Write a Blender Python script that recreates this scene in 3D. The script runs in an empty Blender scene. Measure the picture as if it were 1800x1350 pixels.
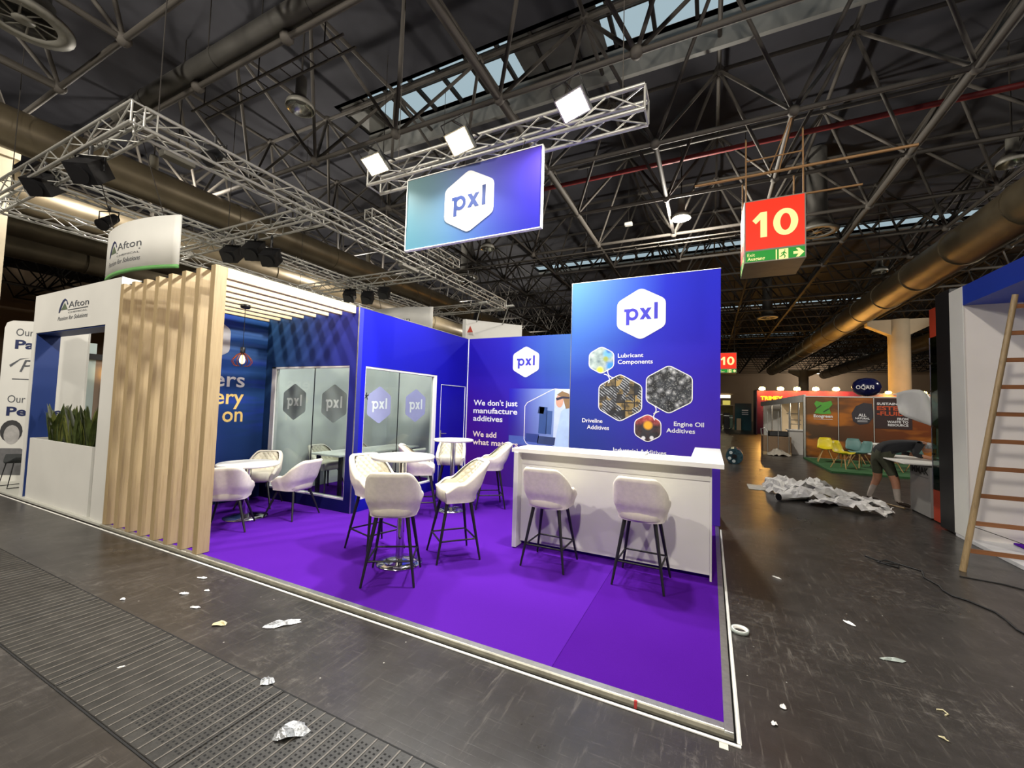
import bpy, math, random
from mathutils import Vector, Matrix
random.seed(7)
V = Vector
S = bpy.context.scene
COL = S.collection

# ------------------------------------------------------------------ camera
CAM = V((-0.131, -2.391, 1.64))
YAW, PITCH, ROLL, FPX = 0.451327, 0.051599, -0.028927, 719.97
def cam_axes():
    Rz = Matrix.Rotation(YAW, 3, 'Z'); Rx = Matrix.Rotation(PITCH, 3, 'X')
    B = Matrix(((1, 0, 0), (0, 0, 1), (0, -1, 0)))
    return Rz @ Rx @ B @ Matrix.Rotation(ROLL, 3, 'Z')
# yaw sign: the fit uses the rotation that turns +Y to the left by YAW
RC = cam_axes()
cd = bpy.data.cameras.new('camera'); cam = bpy.data.objects.new('camera', cd); COL.objects.link(cam)
cd.lens = FPX * 36 / 1800; cd.sensor_width = 36; cd.clip_start = .05; cd.clip_end = 300
right, up, back = RC.col[0], -RC.col[1], -RC.col[2]
M = Matrix.Identity(4)
for i in range(3):
    M[i][0] = right[i]; M[i][1] = up[i]; M[i][2] = back[i]; M[i][3] = CAM[i]
cam.matrix_world = M
S.camera = cam

# ------------------------------------------------------------------ world, exposure
W = bpy.data.worlds.new('sky'); S.world = W; W.use_nodes = True
W.node_tree.nodes['Background'].inputs[0].default_value = (.50, .60, .64, 1)
W.node_tree.nodes['Background'].inputs[1].default_value = 1.0
S.view_settings.view_transform = 'Standard'; S.view_settings.look = 'None'
S.view_settings.exposure = 0.0; S.view_settings.gamma = 1.0; S.view_settings.use_curve_mapping = False
try:
    S.cycles.use_denoising = True
    S.cycles.max_bounces = 6; S.cycles.diffuse_bounces = 3; S.cycles.glossy_bounces = 2
    S.cycles.transparent_max_bounces = 12; S.cycles.sample_clamp_indirect = 6
    S.cycles.caustics_reflective = False; S.cycles.caustics_refractive = False
except Exception:
    pass
FLOOD_W, LAMP_W = 107, 1600          # booth floodlights, hall lamps (watts)

# ------------------------------------------------------------------ materials
def lin(c):
    if isinstance(c, str):
        c = tuple(int(c[i:i+2], 16) / 255 for i in (0, 2, 4))
    return tuple(x / 12.92 if x <= .04045 else ((x + .055) / 1.055) ** 2.4 for x in c) + (1,)
class N:
    """small node-tree helper"""
    def __init__(s, name):
        s.m = bpy.data.materials.new(name); s.m.use_nodes = True; s.t = s.m.node_tree
        s.b = s.t.nodes['Principled BSDF']; s.out = s.t.nodes['Material Output']; s.tc = None
    def n(s, typ, **kw):
        x = s.t.nodes.new(typ)
        for k, v in kw.items(): setattr(x, k, v)
        return x
    def l(s, a, b): s.t.links.new(a, b)
    def co(s, kind='Object'):
        if not s.tc: s.tc = s.n('ShaderNodeTexCoord')
        return s.tc.outputs[kind]
    def mapped(s, scale=(1, 1, 1), rot=(0, 0, 0), kind='Object'):
        x = s.n('ShaderNodeMapping'); s.l(s.co(kind), x.inputs[0]); x.inputs['Scale'].default_value = scale; x.inputs['Rotation'].default_value = rot
        return x.outputs[0]
    def noise(s, scale, detail=3, vec=None, rough=.55):
        x = s.n('ShaderNodeTexNoise'); x.inputs['Scale'].default_value = scale; x.inputs['Detail'].default_value = detail; x.inputs['Roughness'].default_value = rough
        s.l(vec or s.co(), x.inputs['Vector']); return x.outputs[0]
    def ramp(s, fac, stops):
        x = s.n('ShaderNodeValToRGB'); e = x.color_ramp.elements
        while len(e) < len(stops): e.new(.5)
        for i, (p, c) in enumerate(stops):
            e[i].position = p; e[i].color = c if isinstance(c, tuple) and len(c) == 4 else lin(c)
        s.l(fac, x.inputs[0]); return x.outputs[0]
    def mix(s, fac, a, b, mode='MIX'):
        x = s.n('ShaderNodeMix', data_type='RGBA', blend_type=mode)
        for i, v in ((0, fac), (6, a), (7, b)):
            if hasattr(v, 'is_linked'): s.l(v, x.inputs[i])
            else: x.inputs[i].default_value = v
        return x.outputs[2]
    def math(s, op, a, b=None, clamp=False):
        x = s.n('ShaderNodeMath', operation=op, use_clamp=clamp)
        for i, v in ((0, a), (1, b)):
            if v is None: continue
            if hasattr(v, 'is_linked'): s.l(v, x.inputs[i])
            else: x.inputs[i].default_value = v
        return x.outputs[0]
    def maprange(s, v, a, b, c=0, d=1, smooth=False):
        x = s.n('ShaderNodeMapRange', clamp=True)
        if smooth: x.interpolation_type = 'SMOOTHSTEP'
        s.l(v, x.inputs[0])
        for i, q in enumerate((a, b, c, d)): x.inputs[i+1].default_value = q
        return x.outputs[0]
    def bump(s, h, strength=.2, dist=.01):
        x = s.n('ShaderNodeBump'); x.inputs['Strength'].default_value = strength; x.inputs['Distance'].default_value = dist
        s.l(h, x.inputs['Height']); s.l(x.outputs[0], s.b.inputs['Normal'])
    def base(s, c):
        if hasattr(c, 'is_linked'): s.l(c, s.b.inputs['Base Color'])
        else: s.b.inputs['Base Color'].default_value = c
    def rough(s, v):
        if hasattr(v, 'is_linked'): s.l(v, s.b.inputs['Roughness'])
        else: s.b.inputs['Roughness'].default_value = v
    def blob(s, prev, cx, cz, r, col, sx=1, sz=1, axis=(0, 2), soft=.15):
        """flat printed spot on a graphic"""
        sep = s.n('ShaderNodeSeparateXYZ'); s.l(s.co(), sep.inputs[0])
        dx = s.math('MULTIPLY', s.math('SUBTRACT', sep.outputs[axis[0]], cx), 1 / sx)
        dz = s.math('MULTIPLY', s.math('SUBTRACT', sep.outputs[axis[1]], cz), 1 / sz)
        d = s.math('SQRT', s.math('ADD', s.math('MULTIPLY', dx, dx), s.math('MULTIPLY', dz, dz)))
        f = s.maprange(d, r * (1 - soft), r * (1 + soft), 1, 0)
        return s.mix(f, prev, lin(col))
MAT = {}
def simple(name, col, rough=.5, metal=0, var=.12, scale=6, bump=0, bscale=80, spec=None, emit=None, es=0):
    if name in MAT: return MAT[name]
    s = N(name); c = lin(col)
    dark = tuple(x * (1 - var) for x in c[:3]) + (1,); lite = tuple(min(1, x * (1 + var)) for x in c[:3]) + (1,)
    s.base(s.ramp(s.noise(scale), [(.3, dark), (.7, lite)])); s.rough(rough); s.b.inputs['Metallic'].default_value = metal
    if spec is not None: s.b.inputs['Specular IOR Level'].default_value = spec
    if bump: s.bump(s.noise(bscale, 2), bump, .01)
    if emit: s.b.inputs['Emission Color'].default_value = lin(emit); s.b.inputs['Emission Strength'].default_value = es
    MAT[name] = s.m; return s.m
def wood(name, c0, c1, axis='Z', rough=.5):
    if name in MAT: return MAT[name]
    s = N(name); sc = {'Z': (30, 30, 1.2), 'Y': (30, 1.2, 30), 'X': (1.2, 30, 30)}[axis]
    v = s.mapped(sc); a = s.noise(1.6, 6, v, .65); b = s.noise(.9, 2)
    col = s.ramp(a, [(.3, c0), (.52, c1), (.75, c0)])
    s.base(s.mix(s.maprange(b, .3, .7, 0, .35), col, lin(c1))); s.rough(rough); s.bump(a, .08, .004)
    MAT[name] = s.m; return s.m
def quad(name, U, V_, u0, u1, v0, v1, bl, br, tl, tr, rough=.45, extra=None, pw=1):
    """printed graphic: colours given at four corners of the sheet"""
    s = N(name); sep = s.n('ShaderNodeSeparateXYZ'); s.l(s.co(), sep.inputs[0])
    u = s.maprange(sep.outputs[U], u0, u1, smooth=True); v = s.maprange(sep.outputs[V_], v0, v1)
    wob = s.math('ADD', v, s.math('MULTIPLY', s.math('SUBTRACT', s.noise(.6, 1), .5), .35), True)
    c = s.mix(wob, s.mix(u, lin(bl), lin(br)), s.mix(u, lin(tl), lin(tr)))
    if extra: c = extra(s, c, sep)
    s.base(c); s.rough(rough); s.b.inputs['Specular IOR Level'].default_value = .12
    MAT[name] = s.m; return s.m
def glow(name, col, strength):
    if name in MAT: return MAT[name]
    s = N(name); s.base(tuple(x*.15 for x in lin(col)[:3])+(1,)); s.b.inputs['Emission Color'].default_value = lin(col); s.b.inputs['Emission Strength'].default_value = strength
    MAT[name] = s.m; return s.m
def glassmat(name, tint, refl=.9, rough=.0):
    s = N(name); tr = s.n('ShaderNodeBsdfTransparent'); tr.inputs[0].default_value = tint
    gl = s.n('ShaderNodeBsdfGlossy'); gl.inputs['Roughness'].default_value = rough
    fr = s.n('ShaderNodeFresnel'); fr.inputs[0].default_value = 1.5
    mx = s.n('ShaderNodeMixShader'); ge = s.n('ShaderNodeNewGeometry'); front = s.math('SUBTRACT', 1.0, ge.outputs['Backfacing']); s.l(s.math('MULTIPLY', s.math('MULTIPLY', fr.outputs[0], refl, True), front), mx.inputs[0]); s.l(tr.outputs[0], mx.inputs[1]); s.l(gl.outputs[0], mx.inputs[2])
    s.l(mx.outputs[0], s.out.inputs[0]); MAT[name] = s.m; return s.m

# ------------------------------------------------------------------ mesh helpers
class MB:
    def __init__(s): s.v, s.f, s.sm = [], [], []
    def add(s, vs, fs, smooth=False):
        k = len(s.v); s.v += [tuple(p) for p in vs]; s.f += [tuple(i + k for i in f) for f in fs]; s.sm += [smooth] * len(fs); return s
    def box(s, x0, x1, y0, y1, z0, z1):
        return s.add([(x, y, z) for z in (z0, z1) for y in (y0, y1) for x in (x0, x1)],
                     [(0, 2, 3, 1), (4, 5, 7, 6), (0, 1, 5, 4), (2, 6, 7, 3), (0, 4, 6, 2), (1, 3, 7, 5)])
    def rbox(s, x0, x1, y0, y1, z0, z1, b=.01):
        """box with chamfered edges"""
        vs, fs = [], []
        cx, cy, cz = (x0+x1)/2, (y0+y1)/2, (z0+z1)/2; hx, hy, hz = (x1-x0)/2, (y1-y0)/2, (z1-z0)/2
        idx = {}
        for sx in (-1, 1):
            for sy in (-1, 1):
                for sz in (-1, 1):
                    for k in range(3):
                        d = [hx-b, hy-b, hz-b]; d[k] += b
                        idx[sx, sy, sz, k] = len(vs); vs.append((cx+sx*d[0], cy+sy*d[1], cz+sz*d[2]))
        g = lambda *a: idx[a]
        for q in (-1, 1):
            fs.append([g(q, -1, -1, 0), g(q, 1, -1, 0), g(q, 1, 1, 0), g(q, -1, 1, 0)][::q])
            fs.append([g(-1, q, -1, 1), g(-1, q, 1, 1), g(1, q, 1, 1), g(1, q, -1, 1)][::q])
            fs.append([g(-1, -1, q, 2), g(1, -1, q, 2), g(1, 1, q, 2), g(-1, 1, q, 2)][::q])
        for a in (-1, 1):
            for c in (-1, 1):
                fs.append([g(a, c, -1, 0), g(a, c, -1, 1), g(a, c, 1, 1), g(a, c, 1, 0)][::(1 if a*c < 0 else -1)])
                fs.append([g(a, -1, c, 0), g(a, -1, c, 2), g(a, 1, c, 2), g(a, 1, c, 0)][::(-1 if a*c < 0 else 1)])
                fs.append([g(-1, a, c, 1), g(-1, a, c, 2), g(1, a, c, 2), g(1, a, c, 1)][::(1 if a*c < 0 else -1)])
                for d in (-1, 1):
                    fs.append([g(a, c, d, 0), g(a, c, d, 1), g(a, c, d, 2)][::(1 if a*c*d > 0 else -1)])
        return s.add(vs, fs)
    def cyl(s, p0, p1, r0, r1=None, n=8, caps=True, smooth=True):
        p0, p1 = V(p0), V(p1); r1 = r0 if r1 is None else r1; d = (p1 - p0).normalized()
        a = d.orthogonal().normalized(); b = d.cross(a); k = len(s.v); vs = []
        for p, r in ((p0, r0), (p1, r1)):
            vs += [p + (a*math.cos(2*math.pi*i/n) + b*math.sin(2*math.pi*i/n))*r for i in range(n)]
        s.add(vs, [(i, (i+1) % n, n+(i+1) % n, n+i) for i in range(n)], smooth)
        if caps: s.add(vs, [tuple(range(n))[::-1], tuple(range(n, 2*n))])
        return s
    def tube(s, pts, r, n=6, closed=False):
        pts = [V(p) for p in pts]; m = len(pts); vs = []; fs = []; pa = None
        for i, p in enumerate(pts):
            d = ((pts[(i+1) % m] if closed or i < m-1 else p) - (pts[i-1] if closed or i > 0 else p)).normalized()
            if pa is None: pa = d.orthogonal().normalized()
            a = (pa - d*pa.dot(d)).normalized(); pa = a; b = d.cross(a)
            rr = r[i] if isinstance(r, (list, tuple)) else r
            vs += [p + (a*math.cos(2*math.pi*k/n) + b*math.sin(2*math.pi*k/n))*rr for k in range(n)]
        for i in range(m if closed else m-1):
            j = (i+1) % m
            fs += [(i*n+k, i*n+(k+1) % n, j*n+(k+1) % n, j*n+k) for k in range(n)]
        s.add(vs, fs, True)
        if not closed: s.add(vs, [tuple(range(n))[::-1], tuple(range((m-1)*n, m*n))])
        return s
    def lathe(s, prof, c=(0, 0, 0), n=24, smooth=True):
        vs = [(c[0]+r*math.cos(2*math.pi*i/n), c[1]+r*math.sin(2*math.pi*i/n), c[2]+z) for r, z in prof for i in range(n)]
        return s.add(vs, [(j*n+i, j*n+(i+1) % n, (j+1)*n+(i+1) % n, (j+1)*n+i) for j in range(len(prof)-1) for i in range(n)], smooth)
    def bar(s, p0, p1, w, h, upv=(0, 0, 1)):
        p0, p1 = V(p0), V(p1); d = (p1-p0).normalized(); a = d.cross(V(upv))
        a = (a if a.length > 1e-4 else d.orthogonal()).normalized()*w/2; b = a.cross(d).normalized()*h/2
        return s.add([p0-a-b, p0+a-b, p0+a+b, p0-a+b, p1-a-b, p1+a-b, p1+a+b, p1-a+b],
                     [(0, 1, 2, 3), (7, 6, 5, 4), (0, 4, 5, 1), (1, 5, 6, 2), (2, 6, 7, 3), (3, 7, 4, 0)])
    def sheet(s, pts, n, t):
        """flat polygon (list of points) given thickness t along n"""
        n = V(n); a = [V(p) for p in pts]; b = [p + n*t for p in a]; m = len(a)
        s.add(a + b, [tuple(range(m, 2*m)), tuple(range(m))[::-1]] + [(i, (i+1) % m, m+(i+1) % m, m+i) for i in range(m)]); return s
    def mesh(s, name):
        me = bpy.data.meshes.new(name); me.from_pydata(s.v, [], s.f); me.polygons.foreach_set('use_smooth', s.sm); me.update(); return me
    def build(s, name, mat, parent=None, smooth=None):
        me = s.mesh(name)
        if mat: me.materials.append(mat)
        return link(name, me, parent)
def link(name, data, parent=None):
    o = bpy.data.objects.new(name, data); COL.objects.link(o)
    if parent:
        o.parent = parent; o.matrix_parent_inverse = parent_world(parent).inverted()
    return o
def parent_world(p):
    m = p.matrix_basis.copy()
    if p.parent: m = parent_world(p.parent) @ p.matrix_parent_inverse @ m
    return m
def tag(o, label, cat, group=None, kind=None):
    o['label'] = label; o['category'] = cat
    if group: o['group'] = group
    if kind: o['kind'] = kind
    return o
def thing(name, label, cat, loc=(0, 0, 0), group=None):
    o = bpy.data.objects.new(name, None); COL.objects.link(o); o.location = loc; o.empty_display_size = .1
    return tag(o, label, cat, group)
def struct(o, label=None):
    o['kind'] = 'structure'
    if label: o['label'] = label
    return o
def dup(root, loc, rz=0, label=None, group=None, parent=None):
    def rec(o, par):
        c = o.copy(); COL.objects.link(c); c.parent = par
        for ch in o.children: rec(ch, c)
        return c
    r = rec(root, parent); r.location = loc; r.rotation_euler = (0, 0, rz)
    if label: r['label'] = label
    if group: r['group'] = group
    return r
_unit = {}
def rod(name, p0, p1, r, mat, parent, n=6):
    """a straight round bar: shares one unit cylinder mesh per material"""
    key = (mat.name, n)
    if key not in _unit:
        me = MB().cyl((0, 0, 0), (0, 0, 1), 1, n=n).mesh('rod'); me.materials.append(mat); _unit[key] = me
    o = bpy.data.objects.new(name, _unit[key]); COL.objects.link(o)
    p0, p1 = V(p0), V(p1); d = p1 - p0
    mw = Matrix.Translation(p0) @ d.to_track_quat('Z', 'Y').to_matrix().to_4x4() @ Matrix.Diagonal((r, r, d.length, 1))
    if parent: o.parent = parent; o.matrix_parent_inverse = parent_world(parent).inverted()
    o.matrix_basis = mw
    return o

# ------------------------------------------------------------------ lettering and flat print
class PL:
    """a plane in the place: origin, right, up, outward normal"""
    def __init__(s, o, u, v, n): s.o, s.u, s.v, s.n = V(o), V(u), V(v), V(n)
    def at(s, a, b, d=0): return s.o + s.u*a + s.v*b + s.n*d
def facing_front(y): return PL((0, y, 0), (1, 0, 0), (0, 0, 1), (0, -1, 0))
def facing_right(x): return PL((x, 0, 0), (0, 1, 0), (0, 0, 1), (1, 0, 0))
_txt = {}
def text2d(body, bold=0, shear=0):
    key = (body, bold, shear)
    if key not in _txt:
        c = bpy.data.curves.new('t', 'FONT'); c.body = body; c.size = 1; c.offset = bold; c.shear = shear; c.resolution_u = 3; c.fill_mode = 'BOTH'
        o = bpy.data.objects.new('t', c); COL.objects.link(o)
        dg = bpy.context.evaluated_depsgraph_get(); me = o.evaluated_get(dg).to_mesh()
        vs = [(p.co.x, p.co.y) for p in me.vertices]; fs = [tuple(p.vertices) for p in me.polygons]
        o.evaluated_get(dg).to_mesh_clear(); bpy.data.objects.remove(o); bpy.data.curves.remove(c)
        _txt[key] = (vs, fs)
    return _txt[key]
def lettering(parent, body, mat, pl, a, b, h, width=None, bold=0, shear=0, d=.003, name='lettering', align='L', rise=0):
    """h = cap height; (a, b) baseline start on the plane; width stretches to fit; rise = slope of the baseline"""
    vs, fs = text2d(body, bold, shear); H = text2d('H')[0]; cap = max(p[1] for p in H)
    x0 = min(p[0] for p in vs); x1 = max(p[0] for p in vs); sy = h/cap; sx = width/(x1-x0) if width else sy
    off = 0 if align == 'L' else (-(x1-x0)*sx if align == 'R' else -(x1-x0)*sx/2)
    m = MB(); m.add([pl.at(a + off + (x-x0)*sx, b + y*sy + rise*(x-x0)*sx, d) for x, y in vs], fs)
    return m.build(name, mat, parent)
def hexpts(w, h, r, k=4):
    pts = [V((0, h/2)), V((w/2, h/4)), V((w/2, -h/4)), V((0, -h/2)), V((-w/2, -h/4)), V((-w/2, h/4))]; out = []
    for i, p in enumerate(pts):
        a = (pts[i-1]-p).normalized(); b = (pts[(i+1) % 6]-p).normalized()
        for j in range(k+1):
            t = j/k; q0 = p + a*r*(1-t); q1 = p + b*r*t
            out.append(q0*(1-t) + q1*t)
    return out[::-1]
def hexagon(parent, name, mat, pl, a, b, w, h, r=.04, d=.002, t=.003):
    m = MB(); m.sheet([pl.at(a+p.x, b+p.y, d) for p in hexpts(w, h, r)], pl.n, t); return m.build(name, mat, parent)
def ringhex(parent, name, mat, pl, a, b, w, h, r, wd, d=.003):
    p0 = hexpts(w, h, r); p1 = hexpts(w-2*wd, h-2*wd*1.12, r*.8); n = len(p0); m = MB()
    m.add([pl.at(a+p.x, b+p.y, d) for p in p0] + [pl.at(a+p.x, b+p.y, d) for p in p1], [(i, n+i, n+(i+1) % n, (i+1) % n) for i in range(n)])
    return m.build(name, mat, parent)
def glyph_sheet(parent, name, mat, pl, polys, d):
    m = MB()
    for p in polys: m.add([pl.at(x, y, d) for x, y in p], [tuple(range(len(p)))])
    return m.build(name, mat, parent)
def ring_polys(cx, cy, rx, ry, ix, iy, n=28):
    P = lambda k, a, b: (cx+a*math.cos(2*math.pi*k/n), cy+b*math.sin(2*math.pi*k/n))
    return [[P(k, ix, iy), P(k, rx, ry), P(k+1, rx, ry), P(k+1, ix, iy)] for k in range(n)]
def pxl(parent, mat, pl, a, b, w, d):
    """the three bold letters, drawn stroke by stroke; w = hexagon width"""
    T = lambda ps: [[(a+x*w, b+y*w) for x, y in p] for p in ps]
    R = lambda x0, y0, x1, y1: [(x0, y0), (x1, y0), (x1, y1), (x0, y1)]
    glyph_sheet(parent, 'letter', mat, pl, T([R(-.305, -.235, -.235, .055), R(-.347, .055, -.235, .118)]), d)
    glyph_sheet(parent, 'letter', mat, pl, T(ring_polys(-.175, -.005, .125, .13, .062, .068)), d+.0012)
    glyph_sheet(parent, 'letter', mat, pl, T([[(-.025, -.125), (.06, -.125), (.22, .12), (.135, .12)]]), d)
    glyph_sheet(parent, 'letter', mat, pl, T([[(.135, -.125), (.22, -.125), (.06, .12), (-.025, .12)]]), d+.0012)
    glyph_sheet(parent, 'letter', mat, pl, T([R(.272, -.125, .342, .225)]), d)
def ten(parent, mat, pl, a, b, h, d):
    """numeral 10, h high, centred on a, standing on b"""
    T = lambda ps: [[(a+x*h, b+y*h) for x, y in p] for p in ps]
    glyph_sheet(parent, 'numeral', mat, pl, T([[(-.46, 0), (-.24, 0), (-.24, 1), (-.46, .99)], [(-.46, .99), (-.73, .70), (-.61, .55), (-.46, .70)]]), d)
    glyph_sheet(parent, 'numeral', mat, pl, T(ring_polys(.36, .5, .40, .52, .17, .33, 32)), d)
def logo(parent, pl, a, b, w, mhex, mtxt, t=.004, d=.002, r=None):
    """rounded hexagon with the three letters on it"""
    hx = hexagon(parent, 'logo_hexagon', mhex, pl, a, b, w, w*1.12, r or w*.09, d, t)
    pxl(hx, mtxt, pl, a, b, w, d+t+.002)
    return hx
def flat(parent, name, mat, pl, pts, d=.003):
    return MB().add([pl.at(x, y, d) for x, y in pts], [tuple(range(len(pts)))]).build(name, mat, parent)
def ell(cx, cy, rx, ry, n=16): return [(cx+rx*math.cos(2*math.pi*i/n), cy+ry*math.sin(2*math.pi*i/n)) for i in range(n)]

# ------------------------------------------------------------------ material set
def floor_mat():
    s = N('hall floor'); v = s.mapped((1, 1, 1))
    big = s.noise(.35, 4); mid = s.noise(3.5, 6, None, .7)
    c = s.ramp(mid, [(.2, '242220'), (.5, '302d2b'), (.8, '403c39')])
    c = s.mix(s.maprange(big, .3, .7, 0, .35), c, lin('2a2320'))
    patch = s.maprange(s.noise(.8, 3), .36, .6, .4, 1.15)
    for sc, rot, th in (((12, 1.0, 1), .5, .585), ((1.1, 13, 1), .35, .59), ((15, 1.3, 1), -.6, .59), ((9, 1.1, 1), 1.2, .585)):
        st = s.noise(2.2, 5, s.mapped(sc, (0, 0, rot)), .75)
        c = s.mix(s.math('MULTIPLY', s.math('MULTIPLY', s.maprange(st, th, th+.12), patch), .42), c, lin('7d776f'))
    sp = s.n('ShaderNodeTexVoronoi'); sp.inputs['Scale'].default_value = 9; s.l(s.co(), sp.inputs['Vector'])
    msk = s.math('MULTIPLY', s.maprange(sp.outputs['Distance'], .03, .055, 1, 0), s.maprange(s.noise(1.1, 3), .46, .58))
    c = s.mix(msk, c, lin('b8b4ac'))
    dust = s.math('MULTIPLY', s.maprange(s.noise(14, 6, None, .8), .52, .75), s.maprange(s.noise(.9, 2), .48, .66))
    c = s.mix(s.math('MULTIPLY', dust, .7), c, lin('8d8880'))
    s.base(c); s.rough(s.maprange(s.noise(1.4, 6, None, .7), .25, .75, .24, .40)); s.b.inputs['Specular IOR Level'].default_value = .55
    # end-grain block joints
    br = s.n('ShaderNodeTexBrick'); br.inputs['Scale'].default_value = 5; br.inputs['Mortar Size'].default_value = .012; s.l(s.co(), br.inputs['Vector'])
    s.bump(s.math('ADD', s.math('MULTIPLY', br.outputs['Fac'], -.5), mid), .12, .006)
    return s.m
def carpet_mat(name, col):
    s = N(name); n = s.noise(420, 2); c = lin(col)
    a = s.ramp(n, [(.3, tuple(x*.82 for x in c[:3])+(1,)), (.7, tuple(min(1, x*1.15) for x in c[:3])+(1,))])
    b = s.noise(1.3, 3); s.base(s.mix(s.maprange(b, .35, .7, 0, .12), a, lin('5c26a0'))); s.rough(.95); s.b.inputs['Specular IOR Level'].default_value = .02
    s.bump(n, .35, .004); return s.m
M_FLOOR = floor_mat()
M_CARP1 = carpet_mat('purple carpet', '501c93'); M_CARP2 = carpet_mat('purple carpet second strip', '471484')
M_ALU = simple('brushed aluminium', 'b9b9b4', .35, .9, .1, 30)
M_ALUW = simple('weathered aluminium', 'a9a595', .45, .6, .18, 12)
M_WHITE = simple('white laminate', 'ecebe6', .45, 0, .03, 2)
M_OFFW = simple('white painted panel', 'd9d8d2', .6, 0, .05, 1.2)
M_GREYW = simple('grey white panel', 'c8c6c0', .65, 0, .06, 1.0)
M_BLACK = simple('black powder coat', '151517', .45, 0, .2, 20)
M_DARK = simple('dark shadow gap', '0c0b0c', .8, 0, .2, 8)
M_CHROME = simple('polished steel', 'd8d8d8', .12, 1, .05, 12)
M_CREAM = simple('cream velvet', 'e6dfd0', .85, 0, .06, 25, .25, 300)
M_LINING = simple('cream quilted velvet', 'd6d0bd', .8, 0, .05, 25, .2, 300)
M_POST = wood('oak post', '97805c', 'b09a74', 'Z'); M_BEAM = wood('oak beam', 'd2bb8c', 'e6d3a8', 'Y')
M_FRAMEW = simple('white window frame', 'efeeea', .4, 0, .03, 3)
M_TXTW = simple('white print', 'dedde0', .6, 0, .02, 2)
M_TXTY = simple('gold print', 'e8c877', .6, 0, .05, 2); M_TXTC = simple('cream print', 'e9d6c6', .6, 0, .04, 2)
M_TXTB = simple('blue logo print', '2f2bb4', .6, 0, .05, 2)
M_GLASS = glassmat('clear partition glass', (.86, .91, .89, 1), 1.0)
M_GLASS2 = glassmat('green edged display glass', (.55, .66, .62, 1), 1.0)
M_FROST = simple('frosted film', '7d8a8a', .7, 0, .05, 3); M_FROSTV = simple('pale violet film', '8d93b8', .7, 0, .05, 3)
M_FROSTT = simple('light film lettering', 'c9d4d2', .7, 0, .03, 3)
M_STEEL = simple('grey brown steel tube', '4a4641', .7, 0, .25, 3, spec=.25)
M_STEELD = simple('dark steel tube', '312e2b', .75, 0, .25, 3, spec=.2)
M_DECK = simple('dark roof deck', '35353a', .85, 0, .2, .8, spec=.15)
M_DECKG = simple('grey skylight kerb', '6a6a66', .7, 0, .15, 1.2)
M_DUCT = simple('galvanised duct', '5a5140', .4, .5, .25, 1.2)
M_DUCTG = simple('painted grey duct', '55534f', .5, .2, .18, 1.5)
M_RED = simple('red painted pipe', '6e1a1a', .6, 0, .15, 4)
M_TRUSS = simple('truss aluminium', 'b9b8b2', .42, .55, .1, 8)
M_LAMP = simple('lamp housing grey', '77756d', .5, .3, .1, 6)
M_REFL = simple('faceted reflector', 'b5b7ae', .2, .9, .12, 30)
M_PAPER = simple('crumpled white paper', 'f2f1ee', .8, 0, .06, 5, .3, 18)
M_FOIL = simple('crinkled foil', 'c9ccd0', .3, .5, .2, 40, .9, 60)
M_BLUEP = simple('royal blue panel', '173578', .5, 0, .06, 1.5)
M_NAVY = simple('navy blue panel', '17305f', .5, 0, .08, 1.5)
M_GREEN = simple('green strip', '5f9a55', .6, 0, .06, 3)
M_NAVYT = simple('navy print', '1f2a55', .6, 0, .05, 2); M_GREYT = simple('grey print', '54575c', .6, 0, .05, 2); M_BLKT = simple('black print', '17171a', .6, 0, .05, 2)
M_CORD = simple('black rubber cable', '111112', .6, 0, .2, 10)
M_PLANT = simple('sansevieria leaf', '3f4a22', .45, 0, .45, 14); M_PLANT2 = simple('light sansevieria leaf', '6d7338', .45, 0, .35, 14)
M_CONC = simple('beige painted column', 'b8ad97', .8, 0, .06, 1.5)
M_LADW = wood('worn ladder timber', '75603f', '9c8560', 'Z'); M_RUNG = wood('ladder rung timber', '6b4426', '8a5a36', 'X')
M_REDP = simple('red orange panel', 'b23c22', .5, 0, .08, 2)
M_SOIL = simple('dark soil', '1b1714', .95, 0, .3, 30)

# ================================================================== HALL
X0, X1, Y0, Y1, ZR = -48, 48, -32, 80, 11.0
fl = struct(MB().add([(X0, Y0, 0), (X1, Y0, 0), (X1, Y1, 0), (X0, Y1, 0)], [(0, 1, 2, 3)]).build('floor', M_FLOOR), 'dark worn wood block hall floor with scuffs')
M_HALLW = simple('hall end wall', 'a48d74', .8, 0, .08, .15)
struct(MB().box(X0, X1, Y1, Y1+.3, 0, ZR).build('wall_back', M_HALLW), 'brown grey end wall of the hall')
struct(MB().box(X0-.3, X0, Y0, Y1, 0, ZR).build('wall_left', M_HALLW)); struct(MB().box(X1, X1+.3, Y0, Y1, 0, ZR).build('wall_right', M_HALLW))
struct(MB().box(X0, X1, Y0-.3, Y0, 0, ZR).build('wall_front', M_HALLW))
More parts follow.
